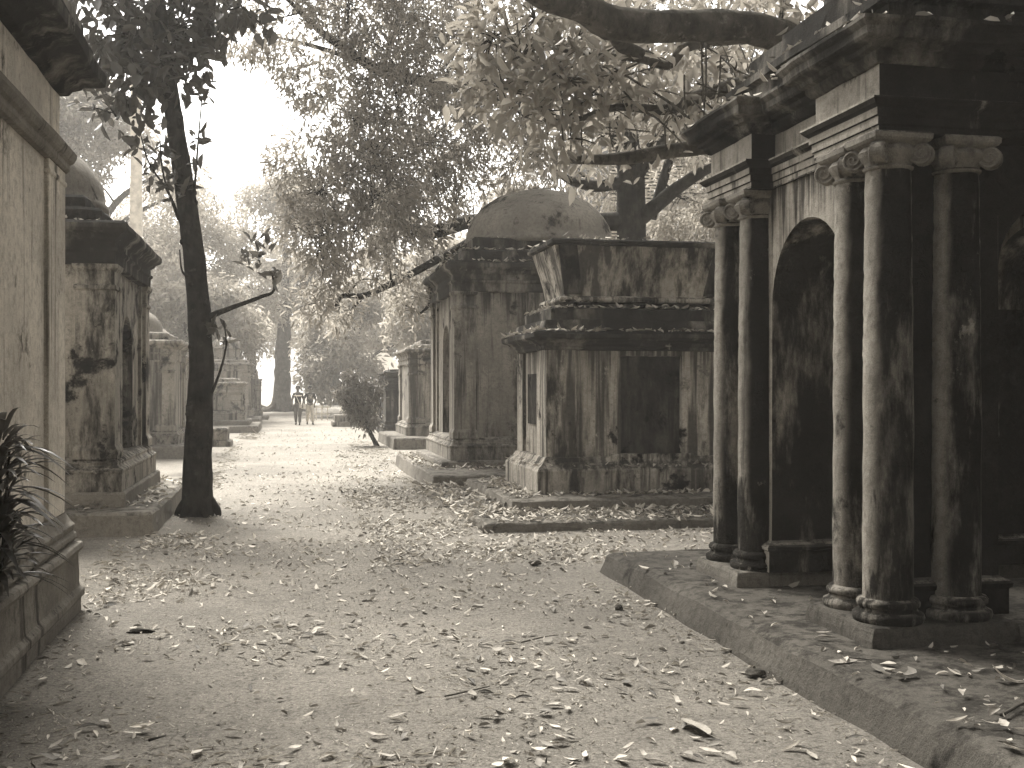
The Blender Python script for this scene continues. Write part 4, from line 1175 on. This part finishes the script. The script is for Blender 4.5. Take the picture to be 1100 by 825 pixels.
so = np.argsort(-(PL / d))
for i in so[:70]:
    put_leaf(PP[i], PL[i] * 1.1, 'dry leaf lying on the mossy platform of the dark pavilion', 'dry leaves on the pavilion platform')
o = flat_leaves(PP[so[70:]], PL[so[70:]], 'platform_leaf_litter', M['litter'])
tag(o, 'small leaf crumbs scattered on the mossy platform of the dark pavilion', 'leaf litter', kind='stuff')


# stones, twigs, a rotten log
def lump(px, py, s, label, name='stone', mat='rock', flat=.55, z=0):
    d = at(px, py, 1) - Vector((0, 0, H)); p = d * ((z - H) / d.z) + Vector((0, 0, H))
    m = MB(); vs, fs = [], []
    bm = bmesh.new(); bmesh.ops.create_icosphere(bm, subdivisions=3, radius=1)
    for v in bm.verts:
        k = 1 + .35 * noise.noise(v.co * 1.4 + Vector((px, py, 0))) + .15 * noise.noise(v.co * 4 + Vector((px, 0, 0)))
        v.co *= k
        v.co = Vector((p.x + v.co.x * s[0] * .7, p.y + v.co.y * s[1] * .7, z + s[2] * .3 + v.co.z * s[2] * .7))
    m.add([v.co for v in bm.verts], [tuple(v.index for v in f.verts) for f in bm.faces]); bm.free()
    o = m.build(name, M[mat], None, True, loc=(p.x, p.y, z))
    return tag(o, label, 'stone')


lump(665, 656, (.045, .04, .05), 'small dark stone standing on the dirt among leaves, left of the platform corner')
lump(575, 606, (.09, .05, .04), 'flat dark brick shaped stone on the dirt in front of the sarcophagus tomb')
lump(812, 724, (.09, .07, .03), 'dark flat stone lying against the platform edge')
lump(590, 567, (.16, .1, .07), 'dark broken stone lying at the front kerb of the sarcophagus tomb')
lump(495, 545, (.1, .08, .05), 'small stone by the corner of the low brick kerb')
o = lump(150, 680, (.13, .05, .03), 'dark rotten log lying on the dirt near the left plinth', 'log', 'bark'); o['category'] = 'log'
for (pts, r_, lb, z) in (([(655, 614), (672, 612), (683, 604)], .014, 'curved thick twig lying before the platform corner', 0), ([(478, 748), (505, 742), (526, 737)], .006, 'thin straight twig lying on open dirt at the middle of the path', 0), ([(160, 795), (178, 790)], .008, 'short dark twig beside the lone pale leaf at the bottom left', 0), ([(560, 690), (585, 684), (600, 682)], .005, 'thin twig in the leaves near the centre bottom', 0), ([(912, 706), (936, 709)], .005, 'thin pale twig on the platform below the corner column', .2), ([(1076, 768), (1090, 760), (1100, 755)], .009, 'dark twig on the platform at the right edge', .2)):
    P = []
    for i, (x, y) in enumerate(pts):
        d = at(x, y, 1) - Vector((0, 0, H)); P.append(d * ((z + .02 - H) / d.z) + Vector((0, 0, H)))
    m = MB(); m.tube(P, [r_, r_ * .9, r_ * .5][:len(P)] if len(P) == 3 else [r_, r_ * .6], 7, 4, .2)
    tag(m.build('twig', M['twig'], None, True, loc=P[0]), lb, 'twig')

# dry grass tufts and crumbs on the dirt
def grass_patch(cx, cy, rx, ry, n, L):
    a = RNG.uniform(0, 6.28, n); q = np.sqrt(RNG.random(n))
    X = cx + rx * q * np.cos(a); Y = cy + ry * q * np.sin(a)
    b = RNG.uniform(0, 6.28, n)
    D = np.stack([np.cos(b), np.sin(b), RNG.uniform(.0, .5, n)], 1)
    return np.stack([X, Y, gh(X, Y) + .004], 1), D, L * RNG.uniform(.5, 1.3, n)


Gs = [grass_patch(*a) for a in ((-.4, 5.35, .45, .45, 260, .09), (.45, 5.2, .4, .3, 120, .09), (1.0, 6.2, .6, .8, 120, .07), (-1.2, 6.2, .4, .8, 120, .07), (2.3, 6.1, .4, .9, 120, .07), (-1.5, 28, .3, 8, 500, .12), (2.3, 33, .5, 4, 400, .14), (-1.3, 42, .4, 3, 300, .2), (-1.75, 11.5, .12, 1.5, 80, .1), (2.82, 7.2, .07, 2.6, 150, .06), (-1.5, 7.5, .06, 1.8, 90, .06), (2.25, 20.5, .12, 2.5, 200, .1), (-1.4, 21.5, .2, 3, 240, .12))]
P_ = np.concatenate([q[0] for q in Gs]); Dd = np.concatenate([q[1] for q in Gs]); Lg = np.concatenate([q[2] for q in Gs])
N_ = RNG.normal(0, .4, (len(P_), 3)); N_[:, 2] += 1
V_, Q_ = leaf_arrays(P_, Dd, unit(N_), Lg, np.full(len(Lg), .004) + Lg * .012, .1, .5)
o = fastmesh('dry_grass', V_, Q_, M['grass'])
tag(o, 'sparse dry grass blades and straw on the dirt', 'grass', kind='stuff')


# ------------------------------------------------------------------ people
def skin_obj(name, nodes, edges, mat, parent, root, lv=2):
    me = bpy.data.meshes.new(name)
    bm = bmesh.new()
    ly = bm.verts.layers.skin.verify()
    vs = []
    for i, (co, r) in enumerate(nodes):
        v = bm.verts.new(co); v[ly].radius = (r, r) if not isinstance(r, tuple) else r
        v[ly].use_root = (i == root); vs.append(v)
    for a, b in edges: bm.edges.new((vs[a], vs[b]))
    bm.to_mesh(me); bm.free()
    me.materials.append(mat)
    o = bpy.data.objects.new(name, me); COL.objects.link(o); o.parent = parent
    k = o.modifiers.new('skin', 'SKIN'); k.use_smooth_shade = True; k.branch_smoothing = .3
    s = o.modifiers.new('sub', 'SUBSURF'); s.levels = lv; s.render_levels = lv
    return o


def person(loc, rz, label, shirtm, trousm, pocket=False, turn=0., step=.16, capm=None):
    t = empty('person', loc, label, 'person', 'the two people walking')
    t.rotation_euler.z = rz; t.scale = (1.06,) * 3
    # -y is forward
    hip = .09
    Lk = (.10, -.09 - step * .5, .50); La = (.10, -step, .09); Lt = (.105, -step - .14, .03)
    Rk = (-.10, -.02, .49); Ra = (-.10, step * 1.1, .12); Rt = (-.105, step * 1.1 - .13, .035)
    le = (.245, .04, 1.10); lw = (.22, -.12, .90)
    re = (-.25, .05, 1.10); rw = (-.24, -.06, .87)
    if pocket: le = (.27, .06, 1.10); lw = (.19, -.06, .90)
    nodes = [((0, 0, .93), .125), ((0, 0, 1.10), .115), ((0, 0, 1.27), (.15, .115)), ((0, .005, 1.38), (.11, .085)), ((0, -.005, 1.46), .052), ((0, -.02, 1.53), (.075, .085)), ((0, -.015, 1.61), (.082, .098)), ((0, -.005, 1.68), (.06, .075)),
             ((.165, .01, 1.37), .058), (le, .042), (lw, .03), ((lw[0], lw[1] - .02, lw[2] - .07), (.038, .022)),
             ((-.165, .01, 1.37), .058), (re, .042), (rw, .03), ((rw[0], rw[1] - .02, rw[2] - .07), (.038, .022)),
             ((hip, 0, .86), .092), (Lk, .06), (La, .04), (Lt, .036), ((-hip, 0, .86), .092), (Rk, .06), (Ra, .04), (Rt, .036)]
    edges = [(0, 1), (1, 2), (2, 3), (3, 4), (4, 5), (5, 6), (6, 7), (3, 8), (8, 9), (9, 10), (10, 11), (3, 12), (12, 13), (13, 14), (14, 15), (0, 16), (16, 17), (17, 18), (18, 19), (0, 20), (20, 21), (21, 22), (22, 23)]
    for hnd, sgn in ((11, 1), (15, -1)):
        hx, hy, hz = nodes[hnd][0]
        for f_, (dx, ln) in enumerate(((-.03, .075), (-.01, .085), (.01, .08), (.03, .062))):
            nodes.append(((hx + dx * .6, hy + dx * .8, hz - .045), .0095)); edges.append((hnd, len(nodes) - 1))
            nodes.append(((hx + dx * .65 - sgn * .012, hy + dx * .9 - .01, hz - .045 - ln * .7), .008)); edges.append((len(nodes) - 2, len(nodes) - 1))
        nodes.append(((hx - sgn * .012, hy - .045, hz + .005), .010)); edges.append((hnd, len(nodes) - 1))
        nodes.append(((hx - sgn * .018, hy - .07, hz - .035), .009)); edges.append((len(nodes) - 2, len(nodes) - 1))
    nodes.append(((0, -.115, 1.575), .014)); edges.append((6, len(nodes) - 1))      # nose
    body = skin_obj('body', nodes, edges, M['skin'], t, 0)
    sn = [((0, 0, .90), (.165, .13)), ((0, 0, 1.10), (.15, .128)), ((0, 0, 1.27), (.178, .135)), ((0, .005, 1.385), (.125, .1)), ((0, 0, 1.43), .075), ((.165, .01, 1.365), .066), ((.17 + (le[0] - .17) * .8, le[1] * .8, 1.375 + (le[2] - 1.375) * .8), .062), ((-.165, .01, 1.365), .066), ((-.17 + (re[0] + .17) * .8, re[1] * .8, 1.375 + (re[2] - 1.375) * .8), .062)]
    shirt = skin_obj('shirt', sn, [(0, 1), (1, 2), (2, 3), (3, 4), (3, 5), (5, 6), (3, 7), (7, 8)], shirtm, t, 0)
    tn = [((0, 0, .94), (.15, .125)), ((hip, 0, .84), .112), (Lk, .085), ((La[0], La[1], La[2] - .01), .068), ((-hip, 0, .84), .112), (Rk, .085), ((Ra[0], Ra[1], Ra[2] - .01), .068)]
    skin_obj('trousers', tn, [(0, 1), (1, 2), (2, 3), (0, 4), (4, 5), (5, 6)], trousm, t, 0)
    for (A_, T_) in ((La, Lt), (Ra, Rt)):
        skin_obj('shoe', [((A_[0], A_[1] + .04, .045), .045), ((A_[0], A_[1] - .05, .042), .048), ((T_[0], T_[1] - .03, .032), .04)], [(0, 1), (1, 2)], M['shoe'], t, 0, 1)
    skin_obj('hair', [((0, .045, 1.58), (.1, .085)), ((0, .012, 1.675), (.112, .115)), ((0, -.06, 1.70), (.085, .05))], [(0, 1), (1, 2)], M['hair'], t, 0)
    for sx in (-1, 1):
        m = MB(); o = origin_of(t)
        m.lathe(o.x + sx * .034, o.y - .108, [(.004, 1.588), (.012, 1.596), (.013, 1.602), (.011, 1.61), (.003, 1.615)], 10)
        m.build('eye', M['hair'], t, True)
        m = MB(); m.lathe(o.x + sx * .092, o.y, [(.006, 1.56), (.016, 1.575), (.018, 1.6), (.013, 1.625), (.004, 1.635)], 10); m.build('ear', M['skin'], t, True)
    m = MB(); m.box(o.x - .025, o.x + .025, o.y - .112, o.y - .098, 1.535, 1.545, 1, 0); m.build('mouth', M['hair'], t)
    return t, shirt


pA = at(320, 456, 53.0); pA.z = gh(pA.x, pA.y)
pB = at(333, 455, 53.6); pB.z = gh(pB.x, pB.y)
P1, sh1 = person(pA, -.12, 'person in dark shirt with white chest band and dark trousers, walking on the left', M['shirt'], M['trouser'])
o = origin_of(P1)
m = MB(); m.lathe(0, 0, [(.170, 1.255), (.178, 1.262), (.178, 1.31), (.17, 1.316)], 28)
m.v = [(o.x + v[0] * 1.07, o.y + v[1] * .86, o.z + v[2]) for v in m.v]
m.build('shirt_stripe', M['white'], sh1, True)
P2_, sh2 = person(pB, .12, 'person in a dark printed t-shirt and pale trousers walking on the right, hand at pocket', M['shirt'], M['pale'], True)
o = origin_of(P2_)
m = MB()
vs, fs = [], []
for k in range(9):
    a = -math.pi / 2 + (k - 4) * .13
    for z in (1.12, 1.22, 1.33): vs.append((o.x + .186 * math.cos(a), o.y + .165 * math.sin(a), o.z + z))
for k in range(8):
    for j in range(2): q = k * 3 + j; fs.append((q, q + 3, q + 4, q + 1))
tn_ = NT('shirt_print'); nn = tn_.noise(tn_.pos(), 26, 3, .6)
PRN = tn_.done(tn_.princ(tn_.mix(tn_.ramp(nn, .42, .55), g(.05), g(.42)), .9))
m.add(vs, fs); pr = m.build('print', PRN, sh2, True)
s_ = pr.modifiers.new('thick', 'SOLIDIFY'); s_.thickness = .006
# shoulder bag carried by the left walker
bl = pA + Vector((.20, -.12, .86))
bg = empty('shoulder_bag', bl, 'pale shoulder bag hanging at the hip of the walker with the chest band', 'bag')
m = MB(); m.ring(bl.x - .13, bl.x + .13, bl.y - .05, bl.y + .05, [(-.02, bl.z - .12), (0, bl.z - .1), (.008, bl.z), (0, bl.z + .07), (-.015, bl.z + .1), (-.04, bl.z + .1)], .06, .004); m.build('pouch', M['pale'], bg, bevel=.01)
m = MB(); m.tube([bl + Vector((-.1, .0, .08)), bl + Vector((-.2, -.055, .30)), bl + Vector((-.28, -.04, .48)), bl + Vector((-.31, .1, .56)), bl + Vector((-.2, .26, .40)), bl + Vector((.08, .06, .08))], [.013] * 6, 6, 5); m.build('strap', M['white'], bg, True)

# ------------------------------------------------------------------ haze, sky, sun
t = NT('haze_air')
pv = t.n('ShaderNodeVolumePrincipled')
pv.inputs['Color'].default_value = (1.0, .97, .925, 1)
pv.inputs['Density'].default_value = .00105
pv.inputs['Anisotropy'].default_value = .3
t.l(pv.outputs[0], t.out.inputs['Volume'])
m = MB(); x0, x1, y0, y1, z0, z1 = -205, 205, -65, 345, -1.1, 23
m.add([(x0, y0, z0), (x1, y0, z0), (x1, y1, z0), (x0, y1, z0), (x0, y0, z1), (x1, y0, z1), (x1, y1, z1), (x0, y1, z1)], [(3, 2, 1, 0), (4, 5, 6, 7), (0, 1, 5, 4), (1, 2, 6, 5), (2, 3, 7, 6), (3, 0, 4, 7)])
hz = m.build('haze', t.m); tag(hz, kind='stuff'); hz['label'] = 'pale morning haze filling the air between the tombs'; hz.display_type = 'WIRE'

SUN_EL, SUN_AZ = 48, -17     # azimuth from +Y towards +X
w = bpy.data.worlds.new('World'); scene.world = w; w.use_nodes = True
nt = w.node_tree; nt.nodes.clear()
sky = nt.nodes.new('ShaderNodeTexSky'); sky.sky_type = 'NISHITA'; sky.sun_disc = False
sky.sun_elevation = R(SUN_EL); sky.sun_rotation = R(SUN_AZ); sky.dust_density = 4; sky.air_density = 1.5
bw = nt.nodes.new('ShaderNodeRGBToBW'); mx = nt.nodes.new('ShaderNodeMix'); mx.data_type = 'RGBA'; mx.blend_type = 'MULTIPLY'; mx.inputs[0].default_value = 1
mx.inputs[7].default_value = (1, .98, .945, 1)
bgn = nt.nodes.new('ShaderNodeBackground'); bgn.inputs[1].default_value = .11
ow = nt.nodes.new('ShaderNodeOutputWorld')
nt.links.new(sky.outputs[0], bw.inputs[0]); nt.links.new(bw.outputs[0], mx.inputs[6]); nt.links.new(mx.outputs[2], bgn.inputs[0]); nt.links.new(bgn.outputs[0], ow.inputs[0])
sl = bpy.data.lights.new('sun', 'SUN'); sl.energy = 4.0; sl.angle = R(30); sl.color = (1, .97, .91)
so_ = bpy.data.objects.new('sun', sl); COL.objects.link(so_)
az, el = R(SUN_AZ), R(SUN_EL)
dirv = Vector((math.sin(az) * math.cos(el), math.cos(az) * math.cos(el), math.sin(el)))
so_.rotation_euler = (-dirv).to_track_quat('-Z', 'Y').to_euler()

cam = bpy.data.cameras.new('camera'); cam.sensor_width = 36; cam.lens = 36 * F / 1100; cam.clip_end = 2000; cam.clip_start = .05
cam.shift_y = (416 - 412.5) / 1100
co = bpy.data.objects.new('camera', cam); COL.objects.link(co); co.location = (0, 0, H)
co.rotation_euler = (R(90), 0, -math.atan2(242, 1220)); scene.camera = co

vs_ = scene.view_settings; vs_.view_transform = 'Standard'; vs_.look = 'None'; vs_.gamma = 1; vs_.use_curve_mapping = False; vs_.exposure = 1.95
scene.cycles.volume_bounces = 1; scene.cycles.max_bounces = 6; scene.cycles.diffuse_bounces = 3; scene.cycles.transparent_max_bounces = 8
scene.cycles.use_denoising = True
